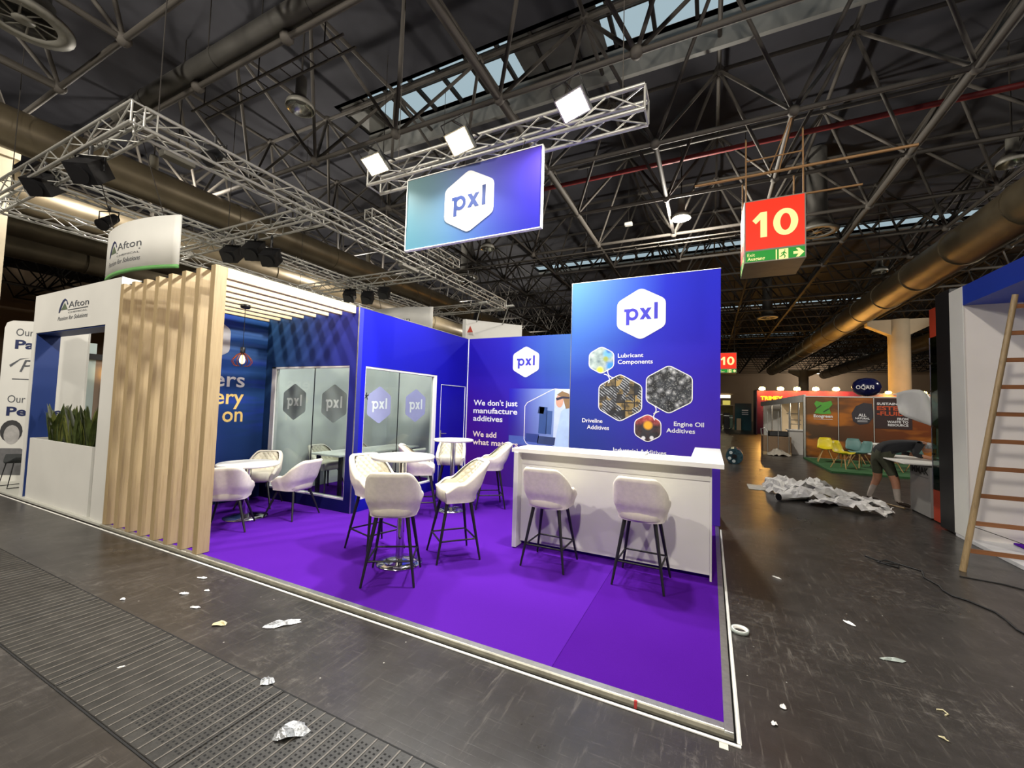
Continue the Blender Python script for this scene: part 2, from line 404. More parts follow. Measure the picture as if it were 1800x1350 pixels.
# roof deck with skylight slots
slots = [(-9.3, -7.9), (6.5, 7.9), (22.4, 23.8), (38.3, 39.7), (54.2, 55.6)]
SX0, SX1 = -11.0, 14.0
m = MB(); ya = Y0
for a, b in slots:
    m.box(X0, X1, ya, a, ZR, ZR+.15); m.box(X0, SX0, a, b, ZR, ZR+.15); m.box(SX1, X1, a, b, ZR, ZR+.15); ya = b
m.box(X0, X1, ya, Y1, ZR, ZR+.15)
ceil = struct(m.build('ceiling', M_DECK), 'dark hall roof deck with long skylight slots')
sk = 0
for a, b in slots:
    sk += 1; root = bpy.data.objects.new('window_%d' % sk, None); COL.objects.link(root); root.location = ((SX0+SX1)/2, (a+b)/2, ZR); struct(root, 'long skylight slot with grey kerb and glazing bars')
    MB().box(SX0, SX1, b, b+.12, ZR-(.8 if sk == 2 else .1), ZR+.16).build('kerb', M_DECKG, root); MB().box(SX0, SX1, a-.12, a, ZR, ZR+.16).build('kerb', M_DECKG, root)
    MB().bar((SX0, a+.18, ZR+.06), (SX1, a+.18, ZR+.06), .05, .08).build('rail', M_STEELD, root)
    MB().bar((SX0, a+.42, ZR+.06), (SX1, a+.42, ZR+.06), .04, .06).build('rail', M_STEELD, root)
    bar = MB().bar((0, a, ZR+.1), (0, b, ZR+.1), .09, .12).mesh('glazing_bar'); bar.materials.append(M_STEELD)
    k = SX0
    while k <= SX1 + .01:
        o = link('glazing_bar', bar, root); o.location.x = k; o.matrix_parent_inverse = Matrix.Translation(root.location).inverted(); k += .96
    if sk == 2:
        MB().box(-4.9, -2.6, a, b, ZR+.08, ZR+.12).build('blind_panel', M_DECKG, root)
        MB().box(SX0-2, SX0+1.2, a, b, ZR+.08, ZR+.12).build('blind_panel', M_DECKG, root)
    MB().box(SX0, SX1, a, b, ZR+.165, ZR+.175).build('pane', glassmat('skylight glass %d' % sk, (.86, .9, .92, 1), .5), root)

# space frame: bottom chord nodes on a 2.77 m grid at 8 m, upper nodes at 10.45 m
def in_view(p, q=None, marg=60):
    c = []
    for w in (p, q or p):
        d = RC.transposed() @ (V(w) - CAM)
        if d.z < .4: return None
        c.append((900 + FPX*d.x/d.z, 675 + FPX*d.y/d.z, d.z))
    if max(x[0] for x in c) < -marg or min(x[0] for x in c) > 1800+marg or max(x[1] for x in c) < -marg or min(x[1] for x in c) > 900: return None
    return c
G, ZB, ZU = 2.77, 8.0, 10.45
struts = []
def bay(ys, xs, first_half=True):
    ny, nx = len(ys), len(xs)
    for j, y in enumerate(ys):
        for i, x in enumerate(xs):
            if i < nx-1: struts.append(((x, y, ZB), (xs[i+1], y, ZB), .055))
            if j < ny-1 and (y > 6 or y < 1.5 or (i-14) % 3 == 0): struts.append(((x, y, ZB), (x, ys[j+1], ZB), .085 if (i-14) % 3 == 0 else .06))
            if i < nx-1 and j < ny-1:
                u = ((x+xs[i+1])/2, (y+ys[j+1])/2, ZU)
                for px in (x, xs[i+1]):
                    for py in (y, ys[j+1]): struts.append(((px, py, ZB), u, .042))
                if i < nx-2: struts.append((u, (u[0]+G, u[1], ZU), .05))
                if j < ny-2: struts.append((u, (u[0], (ys[j+1]+ys[j+2])/2, ZU), .05))
xs = [1.43 + G*i for i in range(-16, 16)]
bay([2.02 + 2.79*j for j in range(27)], xs)
bay([.83 - 2.77*j for j in range(10)][::-1], xs[:16])
bay([-.75 - 2.77*j for j in range(10)][::-1], xs[18:])
sf = thing('space_frame', 'grey brown tubular space frame roof spanning the whole hall', 'roof frame', (0, 20, ZB))
rank = []
for k, (p, q, r) in enumerate(struts):
    c = in_view(p, q)
    if c:
        pl_ = math.hypot(c[0][0]-c[1][0], c[0][1]-c[1][1]); wd = r*2*FPX/((c[0][2]+c[1][2])/2)
        if min(c[0][1], c[1][1]) < 640: rank.append((pl_*wd if pl_ < 900 else 900*wd, k))
rank.sort(reverse=True); near = set(k for _, k in rank[:290])
far = MB()
for k, (p, q, r) in enumerate(struts):
    if k in near: rod('strut', p, q, r, M_STEEL, sf, 8)
    else: far.cyl(p, q, r, n=4, caps=False, smooth=False)
o = far.build('distant_struts', M_STEELD, sf); o['kind'] = 'stuff'
nd = set()
for k in near:
    p, q, r = struts[k]; nd.add(tuple(round(x, 3) for x in p)); nd.add(tuple(round(x, 3) for x in q))
ball = MB().lathe([(.001, -.12), (.07, -.1), (.115, -.04), (.12, .02), (.09, .09), (.001, .12)], n=10).mesh('node'); ball.materials.append(M_STEEL)
nd = sorted(nd, key=lambda p: (V(p)-CAM).length)[:120]
for p in nd:
    o = link('node', ball, sf); o.location = p; o.matrix_parent_inverse = Matrix.Translation(sf.location).inverted()

# ducts, pipes, cable ladders
def pipe(name, p0, p1, r, mat, label, cat, ribs=0, n=20, group=None):
    t = thing(name, label, cat, p0, group); MB().cyl(p0, p1, r, n=n).build('pipe_body', mat, t)
    d = V(p1)-V(p0)
    for i in range(ribs):
        q = V(p0) + d*((i+.5)/ribs); e = d.normalized()*.05; MB().cyl(q-e, q+e, r*1.05, n=n).build('joint_ring', mat, t)
    return t
pipe('air_duct', (-13, 2.0, 8.32), (6, 2.0, 8.32), .21, M_DUCTG, 'painted grey round duct crossing above the timber screen', 'duct', 7)
pipe('air_duct', (7.3, 11, 7.25), (7.3, 62, 7.25), .62, M_DUCT, 'large galvanised duct running beyond the number sign towards the end wall', 'duct', 16)
pipe('air_duct', (14.6, 24, 7.3), (14.6, 70, 7.3), .6, M_DUCT, 'galvanised duct behind the column near the end wall', 'duct', 12)
for k, (x, r, z, lab) in enumerate(((-13.9, .45, 7.35, 'wide dull duct above the portal of the neighbouring stand'), (-17.7, .6, 7.2, 'thick tarnished duct beyond the second truss row'), (-20.5, .55, 7.2, 'dark duct above the hanging curved banner'), (-24.5, .5, 7.3, 'outer duct near the far side of the hall'))):
    pipe('air_duct', (x, -8, z), (x, 60, z), r, M_DUCT, lab, 'duct', 18)
MB_R = pipe('sprinkler_pipe', (-11, 10.2, 9.0), (14, 10.2, 9.0), .07, M_RED, 'red sprinkler pipe under the roof deck', 'pipe', 0, 12)
pipe('steel_pipe', (-4, 10.05, 9.35), (14, 10.05, 9.35), .05, M_DUCTG, 'thin grey pipe above the red sprinkler pipe', 'pipe', 0, 10)
def cable_ladder(p0, p1, w, label, step=.35, group=None):
    p0, p1 = V(p0), V(p1); d = (p1-p0).normalized(); s_ = V((-d.y, d.x, 0))*w; t = thing('cable_ladder', label, 'cable tray', p0, group)
    rod('side_rail', p0, p1, .025, M_STEEL, t); rod('side_rail', p0+s_, p1+s_, .025, M_STEEL, t)
    n = int((p1-p0).length/step)
    for e in (.1, .5, .9): rod('hanger', p0.lerp(p1, e), V((p0.lerp(p1, e).x, p0.y, 11.0)), .012, M_STEELD, t)
    for i in range(n): rod('rung', p0+d*(i+.5)*step, p0+d*(i+.5)*step+s_, .014, M_STEEL, t)
cable_ladder((-10.6, 2.38, 8.0), (-5.9, 2.38, 8.0), .28, 'grey cable ladder beside the painted grey duct')
cable_ladder((-11, 12.5, 7.5), (2.2, 12.5, 7.5), .35, 'long cable ladder beyond the hanging logo panel', .8)
def air_vent(loc, label):
    t = thing('air_diffuser', label, 'air vent', loc); x, y, z = loc
    MB().lathe([(.36, .35), (.36, .02), (.62, 0), (.62, -.05), (.4, -.06), (.4, 0), (.36, .02)], loc, 28).build('ring', M_LAMP, t)
    MB().lathe([(.001, -.04), (.14, -.05), (.14, 0), (.001, 0)], loc, 16).build('hub', M_LAMP, t)
    for i in range(10):
        a = i*math.pi/5; rod('vane', (x+.13*math.cos(a), y+.13*math.sin(a), z-.03), (x+.4*math.cos(a+.3), y+.4*math.sin(a+.3), z-.03), .02, M_LAMP, t)
    MB().cyl((x, y, z+.3), (x, y, z+2.9), .3, n=14).build('duct_neck', M_DUCTG, t)
air_vent((-10.7, -.1, 8.0), 'round ceiling diffuser above the neighbouring truss corner'); air_vent((3.2, 14.7, 8.0), 'round ceiling diffuser behind the exit sign')
air_vent((-11.2, 14.8, 8.0), 'round ceiling diffuser beyond the hanging logo panel'); air_vent((3.3, 29.4, 8.0), 'distant round ceiling diffuser')

# high bay lamps
M_BULB = glow('lit lamp face', 'fff2d8', 22); M_BULBW = glow('lit lamp face warm', 'ffe9c8', 16)
def lamp_proto(lit):
    t = thing('high_bay_lamp', '', 'lamp', (0, 0, 0))
    MB().lathe([(.001, .62), (.10, .62), (.11, .55), (.11, .2), (.13, .16), (.2, .12), (.27, .03), (.29, -.08), (.28, -.08), (.25, .02), (.12, .1), (.001, .1)], n=24).build('housing', M_LAMP, t)
    MB().lathe([(.10, .09), (.23, .01), (.275, -.075)], n=24).build('reflector', M_REFL, t)
    MB().cyl((0, 0, .62), (0, 0, 3.06), .02).build('suspension_rod', M_STEELD, t)
    if lit: MB().lathe([(.001, -.06), (.265, -.06)], n=20).build('glowing_lens', M_BULB, t)
    return t
lp = [lamp_proto(0), lamp_proto(1)]; used = [0, 0]
def lamp(x, y, z, lit, label, group=None, power=None):
    if not used[lit]: o = lp[lit]; used[lit] = 1; o.location = (x, y, z); o['label'] = label
    else: o = dup(lp[lit], (x, y, z), 0, label)
    if group: o['group'] = group
    elif 'group' in o: del o['group']
    if lit and power:
        ld = bpy.data.lights.new('lamp_light', 'POINT'); ld.energy = power; ld.color = (1, .93, .82); ld.shadow_soft_size = .2
        lo = bpy.data.objects.new('lamp_light', ld); COL.objects.link(lo); lo.location = (x, y, z-.32)
lamp(-8.1, 3.2, 7.95, 0, 'unlit grey bell lamp hanging by the painted duct')
lamp(-8.2, 11.65, 7.95, 0, 'unlit bell lamp below the hanging logo panel'); lamp(6.5, 11.6, 7.95, 0, 'unlit bell lamp beside the large galvanised duct')
lamp(6.5, 20.3, 7.95, 0, 'small unlit bell lamp under the galvanised duct')
lamp(-14.7, 3.4, 7.95, 1, 'lit bell lamp above the portal stand truss', None, LAMP_W); lamp(-1.0, 11.7, 7.95, 1, 'lit bell lamp beside the exit number sign', None, LAMP_W)
lamp(-14.7, 11.7, 7.95, 1, 'lit bell lamp beyond the second truss bay', None, LAMP_W); lamp(-15, 20.4, 7.95, 1, 'small lit bell lamp above the blue partition', None, LAMP_W); lamp(-15.1, 28.7, 7.95, 1, 'distant lit bell lamp above the back wall of the stand', None, LAMP_W)
for y in (51.5, 60.5, 69, 75): lamp(15, y, 7.95, 1, 'distant lit lamp in the row near the end wall', 'distant row of lit lamps', LAMP_W*.5)
for x, y in ((-15, -5.3), (-8, -5.3), (-1, -5.3), (6.5, -5.3), (15, 3.3), (15, 20.3), (15, -5.3), (-22, 11.7)):
    lamp(x, y, 7.95, 1, 'lit bell lamp hanging over the open aisle', 'aisle lamps', LAMP_W)

# small boxes fixed to the roof
t = thing('ceiling_sensor', 'small white sensor box under the roof beyond the hanging logo panel', 'sensor', (-3.1, 14.0, 9.0)); MB().rbox(-3.25, -2.95, 13.9, 14.1, 8.95, 9.07, .02).build('sensor_case', M_OFFW, t); MB().cyl((-3.1, 14.0, 9.06), (-3.1, 14.0, 11.0), .012).build('conduit', M_STEELD, t)
t = thing('emergency_light', 'grey emergency light box hanging beside a lit bell lamp', 'light', (-12.6, 3.0, 7.8)); MB().rbox(-12.75, -12.45, 2.7, 3.4, 7.68, 7.86, .02).build('light_case', M_LAMP, t); MB().cyl((-12.6, 3.05, 7.85), (-12.6, 3.05, 11.0), .014).build('conduit', M_STEELD, t)
# end of hall: columns, doorway light
def column(x, y, r, h, label):
    t = thing('hall_column', label, 'column', (x, y, 0)); MB().cyl((x, y, 0), (x, y, h), r, n=20).build('shaft', M_CONC, t)
    MB().add([(x-r*3, y-.3, h), (x+r*3, y-.3, h), (x+r*3, y+.3, h), (x-r*3, y+.3, h), (x-r*3, y-.3, h-.35), (x-r*.9, y-.3, h-1.0), (x+r*.9, y-.3, h-1.0), (x+r*3, y-.3, h-.35),
              (x-r*3, y+.3, h-.35), (x-r*.9, y+.3, h-1.0), (x+r*.9, y+.3, h-1.0), (x+r*3, y+.3, h-.35)],
             [(0, 1, 2, 3), (0, 4, 5, 6, 7, 1), (3, 2, 11, 10, 9, 8), (4, 8, 9, 5), (5, 9, 10, 6), (6, 10, 11, 7), (0, 3, 8, 4), (1, 7, 11, 2)]).build('bracket_head', M_CONC, t)
column(10.9, 32.3, .56, 7.9, 'beige round column with bracket head behind the orange poster wall'); column(12.0, 69, .6, 7.9, 'distant beige column with bracket head near the end wall')
t = thing('hall_column', 'beige square column behind the poster wall', 'column', (-16.2, .7, 0)); MB().box(-16.6, -15.8, .35, 1.05, 0, 7.4).build('shaft', M_CONC, t); MB().box(-16.7, -15.7, .25, 1.15, 7.4, 7.9).build('head', M_CONC, t)
MB().box(-16.68, -15.72, .27, 1.13, 0, .3).build('foot', M_CONC, t)

# floor channel with ribbed cover plates
M_PLATE = simple('worn steel cover plate', '2a2825', .55, 0, .45, 9, .15, 60); M_RIB = simple('polished rib edge', '5c5751', .55, 0, .4, 20); M_HOLE = simple('perforation', '080808', .9, 0, .2, 9)
plates = [(-9.1+1.14*i, -9.1+1.14*(i+1)-.012) for i in range(8)]
chan = thing('floor_channel', 'strip of ribbed metal cover plates let into the hall floor', 'floor grating', (-3.4, -1.06, 0))
MB().box(-9.2, .2, -1.358, -1.35, -.004, .003).build('seam_edge', M_DARK, chan); MB().box(-9.2, .2, -.785, -.777, -.004, .003).build('seam_edge', M_DARK, chan)
rib = MB().box(-.004, .004, -1.345, -.79, .005, .0085).mesh('rib'); rib.materials.append(M_RIB)
holes = MB()
for i, (a, b) in enumerate(plates):
    p = MB().rbox(a, b, -1.348, -.787, .0005, .006, .002).build('cover_plate', M_PLATE, chan)
    k = a+.04
    while k < b:
        o = link('rib', rib, chan); o.location.x = k; o.matrix_parent_inverse = Matrix.Translation(chan.location).inverted()
        if k > -2.85:
            for dx in (.022, .048):
                for j in range(19):
                    y = -1.27+.024*j
                    if k > -2.6 or j < 17: holes.add([(k+dx-.006, y-.005, .0064), (k+dx+.006, y-.005, .0064), (k+dx+.006, y+.005, .0064), (k+dx-.006, y+.005, .0064)], [(0, 1, 2, 3)])
        k += .0715
o = holes.build('perforation', M_HOLE, chan); o['kind'] = 'stuff'

# ================================================================== THE STAND
ZC = .04
# raised floor: carpet, edging
t = thing('carpet', 'purple carpet covering the raised stand floor', 'carpet', (-3, 2.5, ZC))
MB().box(-6.8, -1.003, .075, 4.95, .012, ZC).build('carpet_strip', M_CARP1, t); MB().box(-.997, -.062, .075, 4.95, .012, ZC).build('carpet_strip', M_CARP2, t)
MB().box(-1.003, -.997, .075, 4.95, .012, ZC-.003).build('seam', M_CARP2, t)
t = thing('edge_profile', 'rounded aluminium edge profile along the aisle front of the carpet', 'edging', (-3.4, .05, 0))
def extr(prof, a, b, axis):
    """extrude a (depth, z) profile along X (front edge) or Y (side edge)"""
    m = MB(); n = len(prof)
    P = (lambda d, z, s: (s, d, z)) if axis == 'X' else (lambda d, z, s: (d, s, z))
    m.add([P(d, z, a) for d, z in prof] + [P(d, z, b) for d, z in prof], [(i, i+1, n+i+1, n+i) if axis == 'X' else (i+1, i, n+i, n+i+1) for i in range(n-1)]); return m
extr([(.078, ZC), (.078, ZC+.003), (.034, ZC+.003), (.03, ZC-.001), (.03, .03)], -6.85, -.062, 'X').build('top_flange', M_ALU, t)
extr([(.034, ZC+.002), (.024, ZC-.004), (.018, .02), (.022, .006), (.022, 0)], -6.85, -.02, 'X').build('rounded_face', M_ALUW, t)
MB().box(-6.85, -.02, .004, .022, 0, .004).build('shadow_gap', M_DARK, t); MB().rbox(-14, .012, -.012, .004, 0, .009, .002).build('white_strip', M_WHITE, t)
MB().box(-.50, -.485, .017, .03, .003, ZC+.004).build('red_mark', simple('red marker', 'b03030', .6), t)
MB().box(-.085, -.045, -.05, -.008, .0005, .0025).build('tape_patch', simple('pale tape', 'c9cabd', .6), t)
t = thing('edge_profile', 'flat aluminium edge profile on the counter side of the carpet', 'edging', (-.03, 2.2, 0))
MB().rbox(-.062, -.018, .022, 4.06, .004, ZC+.0035, .002).build('top_flange', M_ALU, t); MB().box(-.02, -.004, .005, 4.06, 0, .006).build('shadow_gap', M_DARK, t)
MB().rbox(-.006, .012, .012, 4.06, 0, .010, .003).build('white_strip', M_WHITE, t); MB().rbox(.006, .016, .012, 4.06, 0, .006, .002).build('white_strip', M_WHITE, t)

# ---- printed graphics
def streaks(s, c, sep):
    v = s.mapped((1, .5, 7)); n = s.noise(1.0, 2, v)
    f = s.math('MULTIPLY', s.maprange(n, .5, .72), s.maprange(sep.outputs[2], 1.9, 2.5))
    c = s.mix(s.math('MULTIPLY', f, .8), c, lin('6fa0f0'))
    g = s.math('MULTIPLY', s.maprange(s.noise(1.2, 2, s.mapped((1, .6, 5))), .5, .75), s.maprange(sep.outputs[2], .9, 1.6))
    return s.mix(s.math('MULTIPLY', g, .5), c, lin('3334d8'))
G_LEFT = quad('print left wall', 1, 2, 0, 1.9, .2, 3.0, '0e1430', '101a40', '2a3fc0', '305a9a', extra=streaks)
G_FRONT = quad('shaded print room front', 0, 2, -6.7, -4.7, .2, 3.0, '12183c', '1b1c5c', '365f92', '3a3fae')  # print gradient; shade below the timber beams is put into its dark colours
G_SIDE = quad('print room side', 1, 2, 1.9, 4.9, 0, 3.0, '181896', '180c90', '1b1fc6', '18149e')
def cyan(s, c, sep):
    return s.blob(c, -2.1, 3.0, 1.1, '6aa6ee', soft=.9)
G_BACK = quad('print back wall', 0, 2, -4.7, -2.2, .3, 2.6, '4a1478', '322690', '1e1498', '2628b0', extra=lambda s, c, sep: s.blob(c, -2.0, 2.9, .95, '4876b4', soft=.85))
G_TALL = quad('print tall wall', 0, 2, -2.2, 0, .8, 3.5, '2b3a76', '462a9a', '2a3cb8', '1b1fb8', extra=lambda s, c, sep: s.blob(c, -2.3, 3.6, .85, '4f80bc', soft=.85))
M_INNER = simple('room inside panel', 'd0d4cf', .7, 0, .05, 1)

# ---- walls
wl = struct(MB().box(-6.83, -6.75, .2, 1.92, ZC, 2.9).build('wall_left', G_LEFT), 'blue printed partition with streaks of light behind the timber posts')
pr_ = facing_right(-6.75)
for txt, z, mt, wd in (('ers', 1.80, M_TXTW, .46), ('ery', 1.535, M_TXTY, .43), ('on', 1.265, M_TXTY, .30)):
    lettering(wl, txt, mt, pr_, 1.585, z, .225, width=wd, bold=.012, align='R', d=.004)
hexagon(wl, 'logo_hexagon', M_TXTW, pr_, 1.02, 2.50, .62, .70, .06)
t = struct(bpy.data.objects.new('wall_front', None), 'blue meeting room front, shade put into its colours, with a two pane window'); COL.objects.link(t); t.location = (-5.7, 1.92, 0)
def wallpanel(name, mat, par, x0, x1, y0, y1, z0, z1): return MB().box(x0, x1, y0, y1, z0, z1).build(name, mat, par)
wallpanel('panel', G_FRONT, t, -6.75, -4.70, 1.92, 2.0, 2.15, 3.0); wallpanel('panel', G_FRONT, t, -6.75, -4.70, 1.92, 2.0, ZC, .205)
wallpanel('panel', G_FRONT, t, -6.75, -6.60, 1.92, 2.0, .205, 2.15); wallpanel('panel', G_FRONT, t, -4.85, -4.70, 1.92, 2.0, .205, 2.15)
wallpanel('corner_strip', M_ALU, t, -4.712, -4.697, 1.912, 1.922, ZC, 3.0)
w = struct(bpy.data.objects.new('window_11', None), 'two pane glass partition of the meeting room facing the low table'); COL.objects.link(w); w.location = (-5.7, 1.95, .2)
for nm, a in (('frame_left', (-6.60, -6.50, 1.925, 1.995, .205, 2.15)), ('frame_top', (-6.60, -4.85, 1.925, 1.995, 2.12, 2.15)), ('frame_bottom', (-6.60, -4.85, 1.925, 1.995, .205, .235)), ('frame_right', (-4.865, -4.85, 1.925, 1.995, .205, 2.15))):
    MB().rbox(*a, .004).build(nm, M_FRAMEW, w)
pf = facing_front(1.945)
for a, b in ((-6.50, -5.613), (-5.607, -4.865)):
    p = MB().box(a, b, 1.945, 1.957, .235, 2.12).build('pane', M_GLASS, w)
MB().box(-5.613, -5.607, 1.944, 1.958, .235, 2.12).build('pane_joint', M_BLACK, w)
def filmlogo(par, pl, a, b, wd, mh, mt): 
    hx = hexagon(par, 'film_hexagon', mh, pl, a, b, wd, .58, .03, .001, .0015); pxl(hx, mt, pl, a, b, wd*.95, .004)
filmlogo(w, pf, -6.04, 1.594, .53, M_FROST, M_FROSTT); filmlogo(w, pf, -5.16, 1.587, .52, M_FROST, M_FROSTT)
t = struct(bpy.data.objects.new('wall_side', None), 'bright blue meeting room side wall with window and flush door'); COL.objects.link(t); t.location = (-4.74, 3.4, 0)
wallpanel('panel', G_SIDE, t, -4.78, -4.70, 2.0, 4.9, 2.155, 2.995); wallpanel('panel', G_SIDE, t, -4.78, -4.70, 2.0, 2.085, ZC, 2.155); wallpanel('panel', G_SIDE, t, -4.78, -4.70, 3.85, 3.975, ZC, 2.155)
wallpanel('panel', G_SIDE, t, -4.78, -4.70, 2.085, 3.85, ZC, .205); wallpanel('panel', G_SIDE, t, -4.78, -4.70, 3.975, 4.825, 1.995, 2.155); wallpanel('panel', G_SIDE, t, -4.78, -4.70, 4.825, 4.9, ZC, 2.155)
wallpanel('top_strip', M_ALU, t, -4.782, -4.698, 1.93, 4.9, 2.995, 3.005)
w = struct(bpy.data.objects.new('window_12', None), 'two pane glass partition beside the flush door'); COL.objects.link(w); w.location = (-4.74, 3, .2)
for nm, a in (('frame_top', (-4.775, -4.705, 2.085, 3.85, 2.12, 2.155)), ('frame_right', (-4.775, -4.705, 3.765, 3.85, .205, 2.12)), ('frame_bottom', (-4.775, -4.705, 2.085, 3.765, .205, .235)), ('frame_left', (-4.775, -4.705, 2.085, 2.10, .205, 2.12))):
    MB().rbox(*a, .004).build(nm, M_FRAMEW, w)
for a, b in ((2.10, 2.861), (2.867, 3.765)): MB().box(-4.75, -4.738, a, b, .235, 2.12).build('pane', M_GLASS, w)
MB().box(-4.751, -4.737, 2.861, 2.867, .235, 2.12).build('pane_joint', M_BLACK, w)
ps = facing_right(-4.738)
filmlogo(w, ps, 2.43, 1.585, .50, M_FROSTV, M_FROSTT); filmlogo(w, ps, 3.30, 1.585, .53, M_FROSTV, M_FROSTT)
m = MB()
for a in (.4, 1.5, 2.6, 3.9, 5.2): m.bar(ps.at(2.155, 1.71, .003), ps.at(2.155+.05*math.cos(a), 1.71+.055*math.sin(a), .003), .014, .003, (1, 0, 0))
m.build('pane_clip', M_BLACK, w)
d = struct(bpy.data.objects.new('door_1', None), 'flush blue door outlined in white in the meeting room side wall'); COL.objects.link(d); d.location = (-4.74, 4.4, 0)
MB().box(-4.77, -4.708, 3.985, 4.815, ZC+.01, 1.985).build('leaf', G_SIDE, d)
for a in ((3.975, 3.985, ZC, 1.995), (4.815, 4.825, ZC, 1.995), (3.985, 4.815, 1.985, 1.995)): MB().box(-4.77, -4.698, *a).build('frame_strip', M_FRAMEW, d)
m = MB(); m.rbox(-4.708, -4.70, 4.0, 4.03, .98, 1.13, .002); m.cyl((-4.70, 4.015, 1.07), (-4.655, 4.015, 1.07), .009); m.cyl((-4.658, 4.015, 1.07), (-4.658, 4.13, 1.065), .009); m.build('handle', M_ALU, d)
# back wall
wb = struct(MB().box(-4.78, -.002, 4.9, 4.98, ZC, 3.0).build('wall_back', G_BACK), 'blue and violet printed rear wall with slogan and laboratory picture')
MB().box(-4.70, -4.687, 4.885, 4.9, ZC, 3.0).build('corner_strip', M_FRAMEW, wb)
pb = facing_front(4.9)
logo(wb, pb, -3.375, 2.492, .555, M_TXTW, M_TXTB)
for txt, z, wd, mt in (("We don't just", 1.62, 1.0, M_TXTW), ('manufacture', 1.46, 1.0, M_TXTW), ('additives', 1.30, .68, M_TXTW), ('We add', .98, .55, M_TXTC), ('what matters', .82, 1.03, M_TXTC)):
    lettering(wb, txt, mt, pb, -4.53, z, .105, width=wd, bold=.018, d=.004)
# laboratory picture
G_LAB = quad('print laboratory', 0, 2, -3.75, -2.5, .9, 1.97, '3a2288', '7f98cc', '241ca6', '96b0dc')
flat(wb, 'laboratory_picture', G_LAB, pb, [(-3.72, .80), (-2.2, .80), (-2.2, 1.97), (-3.72, 1.97)], .002)
mL = lambda n, c: simple(n, c, .5, 0, .08, 6)
flat(wb, 'printed_bench', mL('lab bench print', '4d62b0'), pb, [(-3.7, .88), (-2.2, .88), (-2.2, 1.02), (-3.7, 1.05)], .003)
for x0, z0, x1, z1, c in ((-3.08, 1.12, -2.92, 1.62, '2f4c86'), (-2.93, 1.12, -2.82, 1.55, '3c5a94'), (-3.1, 1.5, -2.98, 1.62, '22345f'), (-3.35, .95, -3.08, 1.10, '2a3c80'), (-3.1, .92, -2.75, 1.06, '31406a')):
    flat(wb, 'printed_instrument', mL('lab instrument print ' + c, c), pb, [(x0, z0), (x1, z0-.01), (x1+.02, z1), (x0+.02, z1+.01)], .0035)
flat(wb, 'printed_wall_light', mL('lab light print', 'c9d8f2'), pb, [(-2.78, .9), (-2.2, .9), (-2.2, 1.97), (-2.76, 1.97)], .0033)
flat(wb, 'printed_coat', mL('lab coat print', 'b4cdf0'), pb, [(-2.76, .82), (-2.2, .82), (-2.2, 1.62), (-2.50, 1.66), (-2.63, 1.55), (-2.70, 1.2)], .004)
flat(wb, 'printed_face', mL('face print', 'd8a58c'), pb, ell(-2.665, 1.745, .075, .125), .0045); flat(wb, 'printed_hair', mL('hair print', '8f7350'), pb, [(-2.72, 1.86), (-2.62, 1.93), (-2.48, 1.88), (-2.44, 1.62), (-2.54, 1.60), (-2.60, 1.80)], .005)
flat(wb, 'printed_goggles', mL('goggles print', '2b2f46'), pb, [(-2.74, 1.80), (-2.60, 1.83), (-2.46, 1.82), (-2.46, 1.79), (-2.60, 1.79), (-2.72, 1.75)], .0055)
m = MB(); path = [(-2.2, 1.78), (-2.70, 1.965), (-2.76, 1.97), (-2.82, 1.95), (-3.32, 1.70), (-3.37, 1.63), (-3.37, .99), (-3.33, .92), (-3.2, .84), (-3.1, .80)]
for a, b in zip(path, path[1:]): m.bar(pb.at(*a, .004), pb.at(*b, .004), .002, .014, (V((b[0]-a[0], 0, b[1]-a[1]))).cross(V((0, 1, 0))))
m.build('hexagon_outline', M_TXTW, wb)
m = MB(); path = [(-3.55, ZC+.02), (-3.55, .38), (-3.52, .45), (-3.45, .5), (-3.1, .5)]
for a, b in zip(path, path[1:]): m.bar(pb.at(*a, .004), pb.at(*b, .004), .002, .016, (V((b[0]-a[0], 0, b[1]-a[1]))).cross(V((0, 1, 0))))
m.build('cabinet_outline', M_TXTW, wb)
# meeting room inside faces
struct(MB().box(-6.75, -4.78, 4.8, 4.86, ZC, 3.0).build('wall_room_rear', M_INNER)); struct(MB().box(-6.83, -6.75, 2.0, 4.9, ZC, 3.0).build('wall_room_left', M_INNER))
# tall wall
wt = struct(MB().box(-2.21, 0, 4.1, 4.88, ZC, 3.69).build('wall_tall', G_TALL), 'tall blue printed wall behind the counter with product hexagons')
pt = facing_front(4.1)
MB().box(-2.214, -2.206, 4.096, 4.88, ZC, 3.694).build('edge_strip', M_ALU, wt); MB().box(-2.21, .002, 4.096, 4.88, 3.688, 3.696).build('edge_strip', M_ALU, wt)
logo(wt, pt, -1.10, 3.108, .726, M_TXTW, M_TXTB, r=.07)
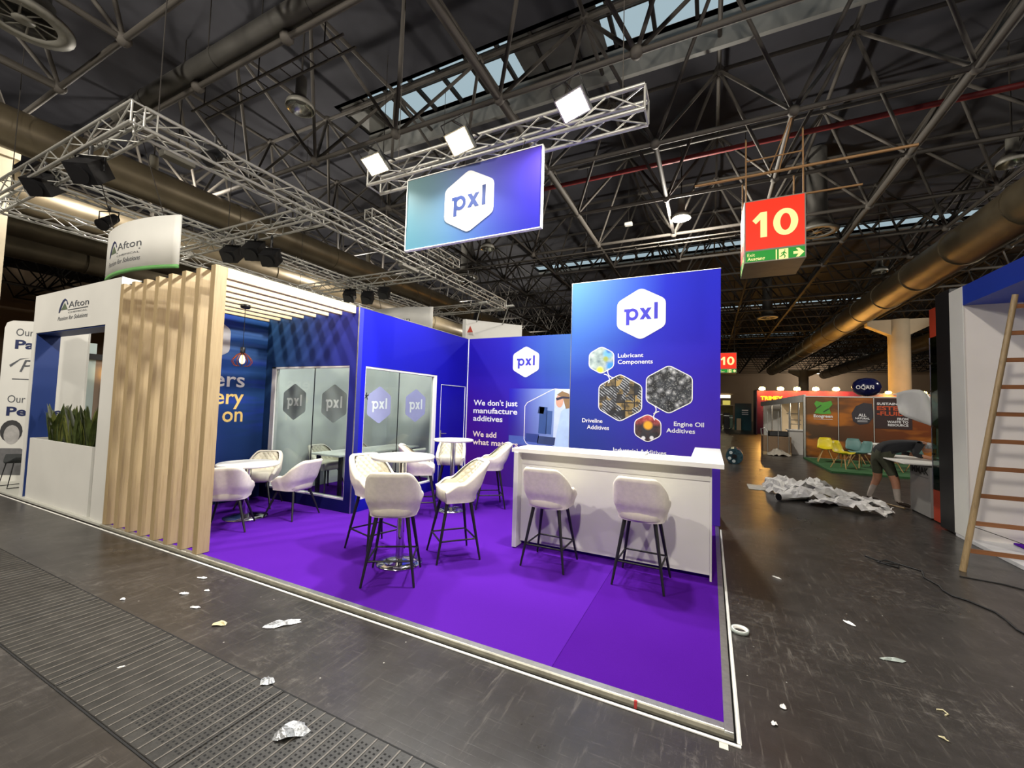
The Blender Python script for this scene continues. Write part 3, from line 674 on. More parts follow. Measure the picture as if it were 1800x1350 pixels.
# product pictures
def pic(name, f):
    s = N(name); s.base(f(s)); s.rough(.5); MAT[name] = s.m; return s.m
def p_lub(s):
    c = s.ramp(s.noise(9, 4), [(.3, '5f7478'), (.5, '8fa09e'), (.7, 'b4c0bc')])
    for a in ((-1.60, 2.50, .07, '5fa0c8'), (-1.55, 2.30, .07, '2f80d0'), (-1.72, 2.24, .05, 'e4d83a'), (-1.63, 2.42, .04, '8f9a45'), (-1.58, 2.55, .04, '2f62b0')): c = s.blob(c, *a, soft=.4)
    return c
def p_drv(s):
    br = s.n('ShaderNodeTexBrick'); br.offset = 0; br.squash = 1; br.inputs['Row Height'].default_value = .42; br.inputs['Scale'].default_value = 3.4; br.inputs['Color1'].default_value = lin('a88c50'); br.inputs['Color2'].default_value = lin('26282d'); br.inputs['Bias'].default_value = .1; br.inputs['Mortar'].default_value = lin('15161a'); br.inputs['Mortar Size'].default_value = .03
    s.l(s.mapped((1, 1, 1), (math.pi/2, 0, 0)), br.inputs['Vector'])
    wv = s.n('ShaderNodeTexWave'); wv.inputs['Scale'].default_value = 9; wv.inputs['Distortion'].default_value = 2.5; s.l(s.mapped((1, 1, 1), (0, .9, 0)), wv.inputs['Vector'])
    gear = s.ramp(wv.outputs[0], [(.3, '1d1f24'), (.65, '6a6e74'), (.9, 'a5a8aa')])
    c = s.mix(s.maprange(s.noise(6, 1), .5, .54), br.outputs[0], gear)
    return s.mix(s.maprange(s.noise(14, 3), .48, .6, 0, .75), c, lin('1a1a1c'))
def p_eng(s):
    vo = s.n('ShaderNodeTexVoronoi'); vo.inputs['Scale'].default_value = 11; s.l(s.mapped((1, 1, 1), (0, .5, 0)), vo.inputs['Vector'])
    c = s.ramp(vo.outputs['Distance'], [(.08, 'c2c2c2'), (.25, '7f8184'), (.5, '34363a'), (.7, '141518')])
    c = s.mix(s.maprange(s.noise(7, 3), .45, .6), c, lin('2c3036'))
    return s.mix(s.maprange(s.noise(40, 2), .55, .7, 0, .6), c, lin('b4b5ae'))
def p_ind(s):
    sep = s.n('ShaderNodeSeparateXYZ'); s.l(s.co(), sep.inputs[0])
    c = s.mix(s.maprange(sep.outputs[2], 1.38, 1.48), s.ramp(s.noise(14, 3), [(.35, '17181c'), (.6, '4a3434')]), s.ramp(s.noise(16, 2), [(.4, '8a2f34'), (.6, 'c25a55')]))
    for a in ((-.985, 1.36, .085, '2f3136'), (-1.04, 1.24, .05, '2a2c30'), (-.92, 1.24, .05, '2a2c30'), (-1.04, 1.20, .028, 'd8d8d8'), (-.92, 1.21, .028, 'd8d8d8'), (-.975, 1.395, .062, 'e8a52a')): c = s.blob(c, *a, soft=.25)
    return c
for nm, f, x, z, w_, h_ in (('lubricant', p_lub, -1.70, 2.40, .40, .445), ('driveline', p_drv, -1.40, 1.804, .665, .746), ('engine', p_eng, -.685, 1.941, .645, .724), ('industrial', p_ind, -.98, 1.352, .385, .431)):
    hexagon(wt, 'product_picture', pic('picture print ' + nm, f), pt, x, z, w_, h_, .06, .001, .002)
    ringhex(wt, 'picture_outline', M_TXTW, pt, x, z, w_+.01, h_+.01, .06, .014, .0045)
def arc(par, cx, cz, r, a0, a1, wd=.014):
    n = 10; m = MB(); pts = []
    for i in range(n+1):
        a = math.radians(a0+(a1-a0)*i/n); pts += [pt.at(cx+(r-wd/2)*math.cos(a), cz+(r-wd/2)*math.sin(a), .005), pt.at(cx+(r+wd/2)*math.cos(a), cz+(r+wd/2)*math.sin(a), .005)]
    m.add(pts, [(2*i, 2*i+1, 2*i+3, 2*i+2) for i in range(n)]); m.build('outline_curve', M_TXTW, par)
arc(wt, -1.50, 2.215, .095, 150, 275); arc(wt, -1.655, 2.085, .09, -35, 90); arc(wt, -.81, 1.525, .085, 95, 215); arc(wt, -.935, 1.635, .075, -60, 70)
for txt, x, z, wd in (('Lubricant', -1.44, 2.435, .385), ('Components', -1.44, 2.335, .525), ('Driveline', -1.995, 1.40, .33), ('Additives', -1.915, 1.295, .355), ('Engine Oil', -.61, 1.405, .40), ('Additives', -.715, 1.305, .39), ('Industrial Additives', -1.49, .965, .78)):
    lettering(wt, txt, M_TXTW, pt, x, z, .062, width=wd, bold=.012, d=.004)

# ---- timber screen: eight posts and eight beams
for k in range(8):
    x = -4.775 - .28*k
    nm = ['timber post at the open corner of the slatted screen', 'timber post, second from the open corner of the slatted screen', 'timber post, third from the open corner of the slatted screen', 'timber post, fourth from the open corner of the slatted screen', 'timber post, fifth from the open corner of the slatted screen', 'timber post, sixth from the open corner of the slatted screen', 'timber post, seventh from the open corner of the slatted screen', 'timber post touching the white neighbouring pillar'][k]
    t = thing('screen_post', nm, 'post', (x-.04, .08, ZC+.003)); g_ = 'upright posts of the timber screen'; t['group'] = g_
    MB().rbox(x-.08, x, .03, .15, ZC+.003, 3.02, .004).build('upright', M_POST, t)
    MB().rbox(x-.08, x, .15, 1.92, 2.905, 3.02, .004).build('roof_beam', M_BEAM, t)
t = tag(MB().box(-6.85, -4.9, .125, .15, 3.022, 3.05).build('top_rail', M_BLACK), 'thin black rail lying across the tops of the timber posts', 'rail')
# pendant lamp under the beams
t = thing('pendant_lamp', 'small wire cage pendant lamp with glowing bulb over the low table', 'pendant lamp', (-5.86, 1.0, 2.2))
MB().lathe([(.001, 0), (.06, 0), (.06, -.04), (.05, -.05), (.001, -.05)], (-5.86, 1.0, 2.905), 18).build('canopy', M_BLACK, t)
MB().cyl((-5.86, 1.0, 2.86), (-5.86, 1.0, 2.30), .004).build('cord', M_BLACK, t)
MB().lathe([(.001, .1), (.03, .1), (.03, .03), (.024, 0), (.001, 0)], (-5.86, 1.0, 2.22), 14).build('socket', M_BLACK, t)
mc = simple('copper wire', '7a3f28', .35, .7, .1, 8)
for i in range(12):
    a = i*math.pi/6; c_, s_ = math.cos(a), math.sin(a)
    MB().tube([(-5.86+r*c_, 1.0+r*s_, z) for r, z in ((.03, 2.24), (.07, 2.21), (.115, 2.15), (.12, 2.12), (.09, 2.07), (.06, 2.06))], .004, 5).build('cage_wire', mc, t)
MB().lathe([(.001, 0), (.022, -.02), (.035, -.07), (.028, -.11), (.001, -.13)], (-5.86, 1.0, 2.22), 14).build('bulb', glow('warm filament bulb', 'ffb066', 9), t)

# ---- counter
t = thing('reception_counter', 'white bar counter with a deep end section before the tall wall', 'counter', (-1.1, 2.2, ZC))
top = MB(); P_ = [(-2.174, 1.87), (-.012, 1.87), (-.012, 3.62), (-.31, 3.62), (-.31, 2.38), (-2.174, 2.38)]
top.sheet([(x, y, 1.108) for x, y in P_], (0, 0, 1), .042); top.build('worktop', M_WHITE, t)
MB().rbox(-2.09, -.12, 1.98, 2.0, ZC+.055, 1.108, .003).build('front_panel', M_OFFW, t); MB().box(-2.09, -.13, 1.972, 1.98, .97, 1.108).build('fascia', M_GREYW, t)
MB().rbox(-2.14, -2.09, 1.86, 2.36, ZC+.01, 1.108, .003).build('end_panel', M_OFFW, t); MB().box(-2.09, -.13, 2.02, 2.06, ZC, ZC+.055).build('plinth', M_CARP2, t)
MB().rbox(-.13, -.112, 1.975, 3.55, ZC, 1.108, .003).build('side_panel', M_OFFW, t)
MB().box(-2.09, -.31, 2.38, 3.0, .74, .77).build('lower_worktop', M_WHITE, t); MB().box(-2.09, -2.05, 2.36, 3.0, ZC, .74).build('lower_side', M_OFFW, t)
t = thing('brochure', 'thin white brochure lying open on the counter top', 'brochure', (-.92, 2.2, 1.15))
MB().rbox(-1.08, -.74, 2.12, 2.32, 1.151, 1.158, .002).build('back_cover', M_PAPER, t); MB().add([(-1.06, 2.13, 1.159), (-.76, 2.13, 1.159), (-.72, 2.30, 1.175), (-1.05, 2.31, 1.168)], [(0, 1, 2, 3)]).build('page', M_TXTW, t)

# ---- seating
def shell_parts(root, zs):
    """bucket seat facing +Y: outer shell, quilted lining, cushion; zs = height of the seat underside"""
    w, bk, fr, cr = .245, -.235, .165, .15
    def path(inset, N_=44):
        W_, B_, R_ = w-inset, bk+inset, cr-inset*.6; pts = []
        La = fr-(B_+R_); Lc = R_*math.pi/2; Lb = 2*(W_-R_); T = 2*La+2*Lc+Lb
        for i in range(N_+1):
            s_ = T*i/N_
            if s_ <= La: pts.append((-W_, fr-s_))
            elif s_ <= La+Lc: a = (s_-La)/R_; pts.append((-W_+R_-R_*math.cos(a), B_+R_-R_*math.sin(a)))
            elif s_ <= La+Lc+Lb: pts.append((-W_+R_+(s_-La-Lc), B_))
            elif s_ <= La+2*Lc+Lb: a = (s_-La-Lc-Lb)/R_; pts.append((W_-R_+R_*math.sin(a), B_+R_-R_*math.cos(a)))
            else: pts.append((W_, B_+R_+(s_-La-2*Lc-Lb)))
        return pts, T
    ss = lambda a, b, x: (lambda q: q*q*(3-2*q))(max(0, min(1, (x-a)/(b-a))))
    def toph(x, y):
        bkness = 1-ss(-.20, -.01, y); cor = ss(.16, .25, abs(x))*bkness
        return .185 + .215*bkness - .05*cor - .075*ss(.02, .165, y)
    def shape(x, y, h, out=True):
        k = .84+.16*ss(0, .16, h); f = 1-ss(-.2, .1, y)
        lean = -.11*max(0, h-.10)/.3*f; narrow = 1-.05*ss(.2, .4, h)*f
        return (x*k*narrow, (y-.02)*(.82+.18*ss(0, .17, h))+lean+.02, zs+h)
    po, T = path(0); pi, _ = path(.05); n = len(po); R_ = 12; m = MB(); rows = []
    for j in range(R_+1):
        rows.append([shape(x, y, toph(x, y)*j/R_) for x, y in po])
    for tt in (.35, .7):
        rows.append([shape(x0*(1-tt)+x1*tt, y0*(1-tt)+y1*tt, toph(x0, y0)+.014*(1-abs(2*tt-1))+.004) for (x0, y0), (x1, y1) in zip(po, pi)])
    rows.append([shape(x1, y1, toph(x0, y0)-.004) for (x0, y0), (x1, y1) in zip(po, pi)])
    m.add([p for r in rows for p in r], [(j*n+i, j*n+i+1, (j+1)*n+i+1, (j+1)*n+i) for j in range(len(rows)-1) for i in range(n-1)], True)
    # front faces of the arms and the underside
    for i in (0, n-1):
        col = [rows[j][i] for j in range(len(rows))]; inn = [shape(*pi[i], toph(*po[i])*q) for q in (.8, .5, .2, 0)]
        m.add(col + inn, [tuple(range(len(col)+4))])
    m.add(rows[0], [tuple(range(n))])
    m.build('shell', M_CREAM, root)
    nc, nr = 88, 26; pi2, T2 = path(.05, nc); q = MB(); vs = []
    for j in range(nr+1):
        for i, (x, y) in enumerate(pi2):
            tp = toph(x, y); h = .10 + (tp-.004-.10)*j/nr; px, py, pz = shape(x, y, h)
            s_ = T2*i/nc; a = (s_+h*1.0)/.075; b = (s_-h*1.0)/.075
            g_ = min(abs(a-round(a)), abs(b-round(b))); dep = .014*min(1, g_/.25)
            cx, cy = -px, -.02-py; L = math.hypot(cx, cy) or 1; dep *= ss(-.02, -.14, y) if y > -.14 else 1
            vs.append((px+cx/L*dep, py+cy/L*dep, pz))
    k = nc+1; q.add(vs, [(j*k+i, (j+1)*k+i, (j+1)*k+i+1, j*k+i+1) for j in range(nr) for i in range(nc)], True); q.build('quilted_lining', M_LINING, root)
    c = MB(); rr = []
    for f_, z in ((.0, .145), (.6, .145), (.88, .138), (.96, .12), (.985, .07), (.97, .02), (.85, -.004), (.0, -.004)):
        rr.append([(f_*.2*math.copysign(abs(math.cos(a))**.55, math.cos(a)), .0+f_*.2*math.copysign(abs(math.sin(a))**.55, math.sin(a))-.015, zs+z) for a in [2*math.pi*i/28 for i in range(28)]])
    c.add([p for r in rr for p in r], [(j*28+i, (j+1)*28+i, (j+1)*28+(i+1) % 28, j*28+(i+1) % 28) for j in range(len(rr)-1) for i in range(28)], True); c.build('cushion', M_LINING, root)
def legs(root, zs, sp, ring=None):
    for sx in (-1, 1):
        for sy in (-1, 1): MB().cyl((sx*.13, sy*.12-.01, zs+.02), (sx*sp, sy*sp, .003), .019, .010, 10).build('leg', M_BLACK, root)
    if ring:
        f = ring/zs; q = lambda sx, sy: (sx*(sp+(.13-sp)*f), sy*(sp+(.12-sp)*f), ring)
        for a, b in (((-1, -1), (1, -1)), ((1, -1), (1, 1)), ((1, 1), (-1, 1)), ((-1, 1), (-1, -1))): MB().cyl(q(*a), q(*b), .009, n=8).build('foot_rail', M_BLACK, root)
    MB().box(-.13, .13, -.13, .11, zs-.012, zs+.004).build('seat_plate', M_BLACK, root)
bs = thing('bar_stool', '', 'stool'); shell_parts(bs, .585); legs(bs, .585, .225, .21)
lc = thing('armchair', '', 'chair'); shell_parts(lc, .37); legs(lc, .37, .24)
def face(dx, dy): return math.atan2(-dx, dy)
stools = [((-1.61, 1.66), (0, 1), 'cream bar stool at the counter, nearer the high tables', 'bar stools at the counter'),
          ((-.70, 1.67), (.03, 1), 'cream bar stool at the counter, nearer the deep end of the worktop', 'bar stools at the counter'),
          ((-2.74, .60), (-.50, .82), 'cream bar stool turning its plain back to the aisle at the front high table', 'stools at the front high table'),
          ((-3.42, 1.08), (.94, -.25), 'cream bar stool with quilted back against the glass at the front high table', 'stools at the front high table'),
          ((-2.58, 1.34), (-.65, -.76), 'cream bar stool with quilted back towards the counter at the front high table', 'stools at the front high table'),
          ((-3.86, 2.42), (.80, .60), 'cream bar stool with its back to the side window at the rear high table', 'stools at the rear high table'),
          ((-3.27, 3.36), (-.80, -.60), 'cream bar stool nearest the counter end panel at the rear high table', 'stools at the rear high table'),
          ((-4.05, 3.42), (.50, -.86), 'cream bar stool by the flush door at the rear high table', 'stools at the rear high table')]
for i, (p, f, lab, g_) in enumerate(stools):
    if i == 0: bs.location = (*p, ZC); bs.rotation_euler.z = face(*f); bs['label'] = lab; bs['group'] = g_
    else: dup(bs, (*p, ZC), face(*f), lab, g_)
chairs = [((-5.44, .70), (-.72, .69), 'cream armchair with plain back beside the open corner post', 'armchairs round the low table'),
          ((-5.30, 1.46), (-.95, -.15), 'cream armchair standing sideways before the room window at the low table', 'armchairs round the low table'),
          ((-6.18, 1.56), (.60, -.80), 'cream armchair with quilted back in the corner behind the low table', 'armchairs round the low table'),
          ((-6.30, 2.85), (1, 0), 'cream armchair inside the meeting room against its left wall, near the window', 'armchairs in the meeting room'),
          ((-6.30, 3.75), (1, .05), 'cream armchair inside the meeting room, deeper along the table', 'armchairs in the meeting room'),
          ((-5.10, 2.75), (-1, 0), 'cream armchair inside the meeting room behind the corner of both windows', 'armchairs in the meeting room'),
          ((-5.10, 3.55), (-1, .1), 'cream armchair inside the meeting room behind the side window', 'armchairs in the meeting room')]
for i, (p, f, lab, g_) in enumerate(chairs):
    if i == 0: lc.location = (*p, ZC); lc.rotation_euler.z = face(*f); lc['label'] = lab; lc['group'] = g_
    else: dup(lc, (*p, ZC), face(*f), lab, g_)
def round_table(x, y, h, r, label, br, group=None):
    t = thing('round_table', label, 'table', (x, y, ZC), group); h -= ZC
    MB().lathe([(.001, h), (r-.008, h), (r, h-.006), (r, h-.024), (r-.008, h-.03), (.001, h-.03)], (x, y, ZC), 48).build('table_top', M_WHITE, t)
    MB().cyl((x, y, ZC+.02), (x, y, ZC+h-.03), .038, n=20).build('column', M_CHROME, t)
    MB().lathe([(.001, .05), (.05, .045), (br*.6, .022), (br, .012), (br, 0), (.001, 0)], (x, y, ZC), 40).build('base_plate', M_CHROME, t)
round_table(-2.92, .90, 1.10, .31, 'high round white table on a chrome column near the aisle', .225); round_table(-3.64, 2.87, 1.10, .30, 'high round white table on a chrome column near the back wall', .225)
round_table(-5.74, 1.10, .76, .37, 'low round white table under the pendant lamp', .26)
t = thing('meeting_table', 'white rectangular table inside the glass meeting room', 'table', (-5.7, 3.3, ZC))
MB().rbox(-6.05, -5.4, 2.3, 4.3, .735, .765, .004).build('table_top', M_WHITE, t)
for x in (-5.98, -5.47):
    for y in (2.4, 4.2): MB().box(x-.025, x+.025, y-.025, y+.025, ZC, .735).build('leg', M_BLACK, t)

# ================================================================== RIGGING
def truss(p0, p1, label, size=.28, step=.42, group=None, name='lighting_truss', rc=.026, rb=.011):
    p0, p1 = V(p0), V(p1); d = (p1-p0).normalized(); L = (p1-p0).length; a = V((-d.y, d.x, 0))*size/2; b = V((0, 0, size/2)); t = thing(name, label, 'truss', (p0+p1)/2, group)
    cs = [a+b, b-a, -a-b, a-b]
    for c in cs: rod('chord', p0+c, p1+c, rc, M_TRUSS, t, 8)
    n = max(2, int(round(L/step))); st = L/n
    for k in range(4):
        c0, c1 = cs[k], cs[(k+1) % 4]
        for i in range(n):
            q0, q1 = p0+d*st*i, p0+d*st*(i+1)
            if i % 2: rod('brace', q0+c0, q1+c1, rb, M_TRUSS, t, 5)
            else: rod('brace', q0+c1, q1+c0, rb, M_TRUSS, t, 5)
        for e in (p0, p1): rod('end_bar', e+c0, e+c1, rb*1.3, M_TRUSS, t, 5)
    return t
truss((-4.95, 2.32, 5.13), (-.80, 2.32, 5.13), 'aluminium lighting truss hanging over the stand with floodlights')
for x in (-4.6, -1.1):
    tag(MB().cyl((x, 2.46, 5.26), (x, 2.46, 11.0), .006, n=6).build('hoist_cable', M_STEEL), ['steel cable at the timber screen end of the floodlight truss', 'steel cable at the counter end of the floodlight truss'][x > -2], 'cable')
# hanging panel
G_SIGN = quad('print hanging panel', 0, 2, -3.95, -2.0, 3.75, 4.75, '4f8296', '2726a0', '58777c', '4a3aa8')
t = thing('hanging_sign', 'rectangular blue logo panel hanging below the floodlight truss', 'sign', (-2.96, 2.0, 3.75))
MB().rbox(-3.98, -1.945, 2.0, 2.04, 3.755, 4.755, .004).build('printed_face', G_SIGN, t)
for a in ((-3.99, -3.978, 1.992, 2.045, 3.75, 4.76), (-1.947, -1.935, 1.992, 2.045, 3.75, 4.76), (-3.99, -1.935, 1.992, 2.045, 3.745, 3.757), (-3.99, -1.935, 1.992, 2.045, 4.753, 4.765)): MB().box(*a).build('frame_strip', M_FRAMEW, t)
logo(t, facing_front(2.0), -2.96, 4.268, .745, M_TXTW, simple('hanging logo print', '16306e', .6), r=.06)
for x in (-3.7, -2.25): MB().cyl((x, 2.03, 4.76), (x, 2.18, 5.02), .006, n=6).build('hanging_wire', M_STEEL, t)
# floodlights
M_FLOOD = glow('floodlight glass', 'fffbe8', 30)
def flood(pos, aim, label, w=.36, h=.26, power=FLOOD_W, group='floodlights on the stand truss'):
    t = thing('floodlight', label, 'floodlight', pos, group); p = V(pos); n = (V(aim)-p).normalized(); u = n.cross(V((0, 0, 1))).normalized(); v = u.cross(n)
    F = lambda a, b, d: p+u*a+v*b+n*d
    def slab(nm, mt, w_, h_, d0, d1):
        m = MB(); m.add([F(sx*w_/2, sy*h_/2, d) for d in (d0, d1) for sx, sy in ((-1, -1), (1, -1), (1, 1), (-1, 1))], [(3, 2, 1, 0), (4, 5, 6, 7), (0, 1, 5, 4), (1, 2, 6, 5), (2, 3, 7, 6), (3, 0, 4, 7)]); m.build(nm, mt, t)
    slab('body', M_BLACK, w*.8, h*.8, -.12, -.05); slab('bezel', M_ALU, w, h, -.05, 0); slab('glass_face', M_FLOOD, w*.88, h*.88, .0005, .004)
    m = MB(); m.tube([F(-w*.53, 0, -.04), F(-w*.53, h*.9, -.06), F(w*.53, h*.9, -.06), F(w*.53, 0, -.04)], .010, 6); m.build('bracket', M_BLACK, t)
    MB().cyl(F(0, h*.9, -.06), (p.x, 2.19 if p.y < 2.3 else 2.45, 5.26 if p.y < 2.3 else 5.0), .014).build('mount_arm', M_BLACK, t)
    ld = bpy.data.lights.new('flood_beam', 'AREA'); ld.shape = 'RECTANGLE'; ld.size = w*.85; ld.size_y = h*.85; ld.energy = power; ld.color = (1, .985, .93); ld.spread = math.radians(150)
    o = bpy.data.objects.new('flood_beam', ld); COL.objects.link(o); o.location = p+n*.012; o.rotation_euler = n.to_track_quat('-Z', 'Y').to_euler()
flood((-4.40, 1.78, 4.97), (-4.6, -.9, .9), 'blazing floodlight above the timber screen end of the truss')
flood((-2.95, 1.72, 4.885), (-3.6, -1.6, 1.0), 'blazing floodlight above the top edge of the hanging logo panel')
flood((-1.51, 1.78, 4.955), (-2.4, -.9, 1.0), 'blazing floodlight near the counter end of the truss', .36, .26, FLOOD_W*1.5)
flood((-3.80, 2.46, 4.98), (-4.9, 4.7, .9), 'floodlight under the truss aimed at the slogan wall', .30, .2)
flood((-2.42, 2.46, 4.93), (-1.6, 4.4, 1.0), 'floodlight under the truss aimed at the tall wall', .30, .2)

# neighbour's truss grid
for p0, p1, lab in (((-7.4, .3, 5.5), (-7.4, 11.6, 5.5), 'long truss running above the edge of the timber screen'), ((-10.95, .45, 5.5), (-10.95, 11.6, 5.5), 'truss running inwards above the portal opening'),
                    ((-13.4, .45, 5.5), (-13.4, 11.6, 5.5), 'outer truss of the neighbouring grid'), ((-7.25, .3, 5.5), (-14.2, .3, 5.5), 'front cross truss of the neighbouring grid over the aisle edge'),
                    ((-7.55, 3.35, 5.5), (-13.3, 3.35, 5.5), 'middle cross truss of the neighbouring grid'), ((-7.55, 7.3, 5.5), (-13.3, 7.3, 5.5), 'third cross truss of the neighbouring grid'), ((-7.4, 11.6, 5.5), (-13.4, 11.6, 5.5), 'rear cross truss of the neighbouring grid')):
    truss(p0, p1, lab, .29, .45, None)
truss((-8.15, 5.3, 6.5), (-8.15, 9.4, 6.5), 'short truss beyond the hanging logo panel', .25, .42)
for y in (5.6, 9.1): tag(MB().cyl((-8.025, y, 6.61), (-8.025, y, 11.0), .008, n=6).build('hoist_cable', M_STEELD), ['thin cable at the near end of the short upper truss', 'thin cable at the rear end of the short upper truss'][y > 7], 'cable')
for x, y, w_ in ((-7.4, .45, 'front end of the long truss'), (-7.4, 7.2, 'middle of the long truss'), (-10.95, 3.4, 'middle cross truss joint'), (-13.4, .5, 'front end of the outer truss'), (-13.4, 7.2, 'middle of the outer truss'), (-10.95, 11.5, 'rear cross truss joint'), (-7.4, 11.5, 'rear end of the long truss')):
    tag(MB().cyl((x+.145, y, 5.63), (x+.145, y, 11.0), .008, n=6).build('hoist_cable', M_STEELD), 'thin steel hoist cable above the ' + w_, 'cable', 'hoist cables of the truss grid')
def spot(p, aim, label, s=1.0, box=True):
    p = V(p); t = thing('stage_light', label, 'stage light', p, 'stage lights on the neighbouring truss'); n = (V(aim)-p).normalized(); u = n.orthogonal().normalized() if abs(n.z) > .95 else n.cross(V((0, 0, 1))).normalized()
    m = MB()
    if box: m.bar(p-n*.16*s, p+n*.16*s, .30*s, .26*s)
    else: m.cyl(p-n*.2*s, p+n*.16*s, .085*s, .11*s, 14)
    m.build('lamp_body', M_BLACK, t)
    MB().cyl(p+n*.16*s, p+n*.2*s, .10*s, .12*s, 14).build('lens_ring', M_BLACK, t)
    MB().tube([p+u*.18*s, p+u*.18*s+V((0, 0, .2*s)), p-u*.18*s+V((0, 0, .2*s)), p-u*.18*s], .012*s, 5).build('yoke', M_BLACK, t)
    MB().cyl(p+V((0, 0, .2*s)), (p.x, p.y, max(p.z+.34*s, 5.38)), .025*s, n=8).build('clamp', M_BLACK, t)
sp = [((-7.55, 1.35, 5.62), 1.0, 'black moving light on the long truss near its corner', False), ((-8.9, .3, 5.12), 1.2, 'black box light under the front cross truss', True), ((-10.9, .35, 5.35), 1.2, 'black light at the joint above the portal', True),
      ((-11.06, 1.3, 5.1), 1.0, 'black light hanging below the joint above the portal', False), ((-10.6, 3.4, 5.1), 1.1, 'black light under the middle cross truss, nearest the curved banner', True), ((-9.7, 3.4, 5.05), 1.2, 'large black light under the middle cross truss', True),
      ((-9.2, 3.47, 4.85), 1.1, 'lower black light under the middle cross truss', True), ((-10.9, 7.3, 5.1), 1.1, 'black light under the third cross truss', True), ((-10.2, 7.4, 5.0), 1.1, 'black light beside the beam end under the third cross truss', True), ((-9.4, 7.3, 5.05), 1.0, 'small black light under the third cross truss', True), ((-7.4, 9.0, 5.75), .9, 'black light on top of the long truss', False), ((-8.6, 11.6, 5.1), 1.2, 'black light under the rear cross truss', False)]
for p, s_, lab, bx in sp: spot(p, (p[0]+.6, p[1]-1.0, p[2]-1.1), lab, s_, bx)
t = thing('flood_strip', 'grey strip floodlight clamped under the long truss', 'stage light', (-7.3, 6.0, 5.2)); MB().rbox(-7.35, -7.2, 5.6, 6.25, 5.12, 5.2, .01).build('housing', M_LAMP, t); MB().cyl((-7.26, 5.9, 5.19), (-7.255, 5.9, 5.37), .02).build('clamp', M_BLACK, t)

# ================================================================== NEIGHBOURING STAND
tag(MB().rbox(-15, -6.86, .03, 9, .006, ZC, .004).build('stand_floor', simple('pale stand floor', 'b7b7ae', .5, 0, .05, 1)), 'pale raised floor of the neighbouring white stand', 'stand floor')
t = thing('portal_wall', 'white portal with blue reveal and logo over its opening', 'stand wall', (-8.2, .15, ZC))
MB().box(-9.66, -6.87, .06, .26, 2.54, 3.13).build('header', M_OFFW, t); MB().box(-7.24, -6.87, .06, .26, ZC, 2.54).build('pillar', M_OFFW, t); MB().box(-9.66, -9.54, .06, .26, ZC, 2.54).build('jamb', M_OFFW, t)
MB().box(-9.54, -9.53, .07, .33, ZC, 2.535).build('blue_reveal', M_BLUEP, t); MB().box(-9.54, -7.24, .07, .33, 2.525, 2.54).build('blue_soffit', M_BLUEP, t); MB().box(-9.66, -9.54, .26, .33, ZC, 2.54).build('jamb_return', M_OFFW, t)
MB().box(-6.872, -6.862, .055, .10, ZC, 3.13).build('edge_strip', M_ALU, t)
def chem_logo(par, pl, a, b, w, h):
    """arch emblem, name, rule and tagline; a = start of the name, b = its baseline, w = name width, h = emblem height"""
    outer = [(-.52, -.25), (-.49, .05), (-.42, .38), (-.32, .62), (-.22, .70), (-.12, .58), (-.04, .28), (-.08, .22), (-.13, .48), (-.21, .56), (-.29, .44), (-.37, .16), (-.42, -.08), (-.47, -.25)]
    X = lambda q: [(a+x*w, b+y*h) for x, y in q]
    flat(par, 'emblem_arch', M_NAVYT, pl, X(outer), .004); flat(par, 'emblem_triangle', simple('emblem green', '5d6b55', .6), pl, X([(-.40, -.08), (-.05, -.08), (-.22, .40)]), .004)
    lettering(par, 'Afton', M_GREYT, pl, a, b, .42*h, width=w, d=.004); flat(par, 'rule', M_GREYT, pl, X([(-.03, -.17), (.97, -.17), (.97, -.12), (-.03, -.12)]), .004)
    lettering(par, 'CHEMICAL', M_GREYT, pl, a, b-.38*h, .10*h, width=w*.95, d=.004); lettering(par, 'Passion for Solutions', M_GREYT, pl, a-.54*w, b-.80*h, .27*h, width=1.53*w, shear=.3, d=.004)
chem_logo(t, facing_front(.06), -8.41, 2.85, .64, .21)
t = thing('planter', 'white trough planter standing in the portal opening', 'planter', (-8.4, .2, ZC))
MB().box(-9.46, -7.37, .075, .10, ZC, .935).build('front_side', M_OFFW, t); MB().box(-9.46, -7.37, .42, .445, ZC, .935).build('rear_side', M_OFFW, t); MB().box(-7.395, -7.37, .10, .42, ZC, .935).build('end_side', M_GREYW, t); MB().box(-9.46, -9.435, .10, .42, ZC, .935).build('end_side', M_GREYW, t); MB().box(-9.435, -7.395, .10, .42, .80, .86).build('soil', M_SOIL, t)
rn = random.Random(3)
for k in range(15):
    bx, by = -9.3+.131*k+rn.uniform(-.03, .03), .26+rn.uniform(-.07, .07)
    t = thing('snake_plant', 'pointed green snake plant in the white trough planter', 'plant', (bx, by, .86), 'snake plants in the trough')
    for j in range(rn.randint(6, 8)):
        a = rn.uniform(0, 6.28); h = rn.uniform(.36, .62); lean = rn.uniform(.03, .2); w_ = rn.uniform(.028, .045); dx, dy = math.cos(a), math.sin(a)*.5; px, py = -dy, dx; vs = []
        for q, wf in ((0, .5), (.3, .95), (.6, 1), (.85, .6), (1, .03)):
            c = V((bx+dx*(.02+lean*q*q), by+dy*(.02+lean*q*q), .86+h*q)); e = V((px, py, 0)).normalized()*w_*wf; f_ = V((dx, dy, 0))*.012*wf
            vs += [c-e+f_, c, c+e+f_]
        m = MB(); m.add(vs, [(3*i+s_, 3*i+s_+1, 3*i+s_+4, 3*i+s_+3) for i in range(4) for s_ in (0, 1)], True); m.build('leaf', M_PLANT if rn.random() < .75 else M_PLANT2, t)
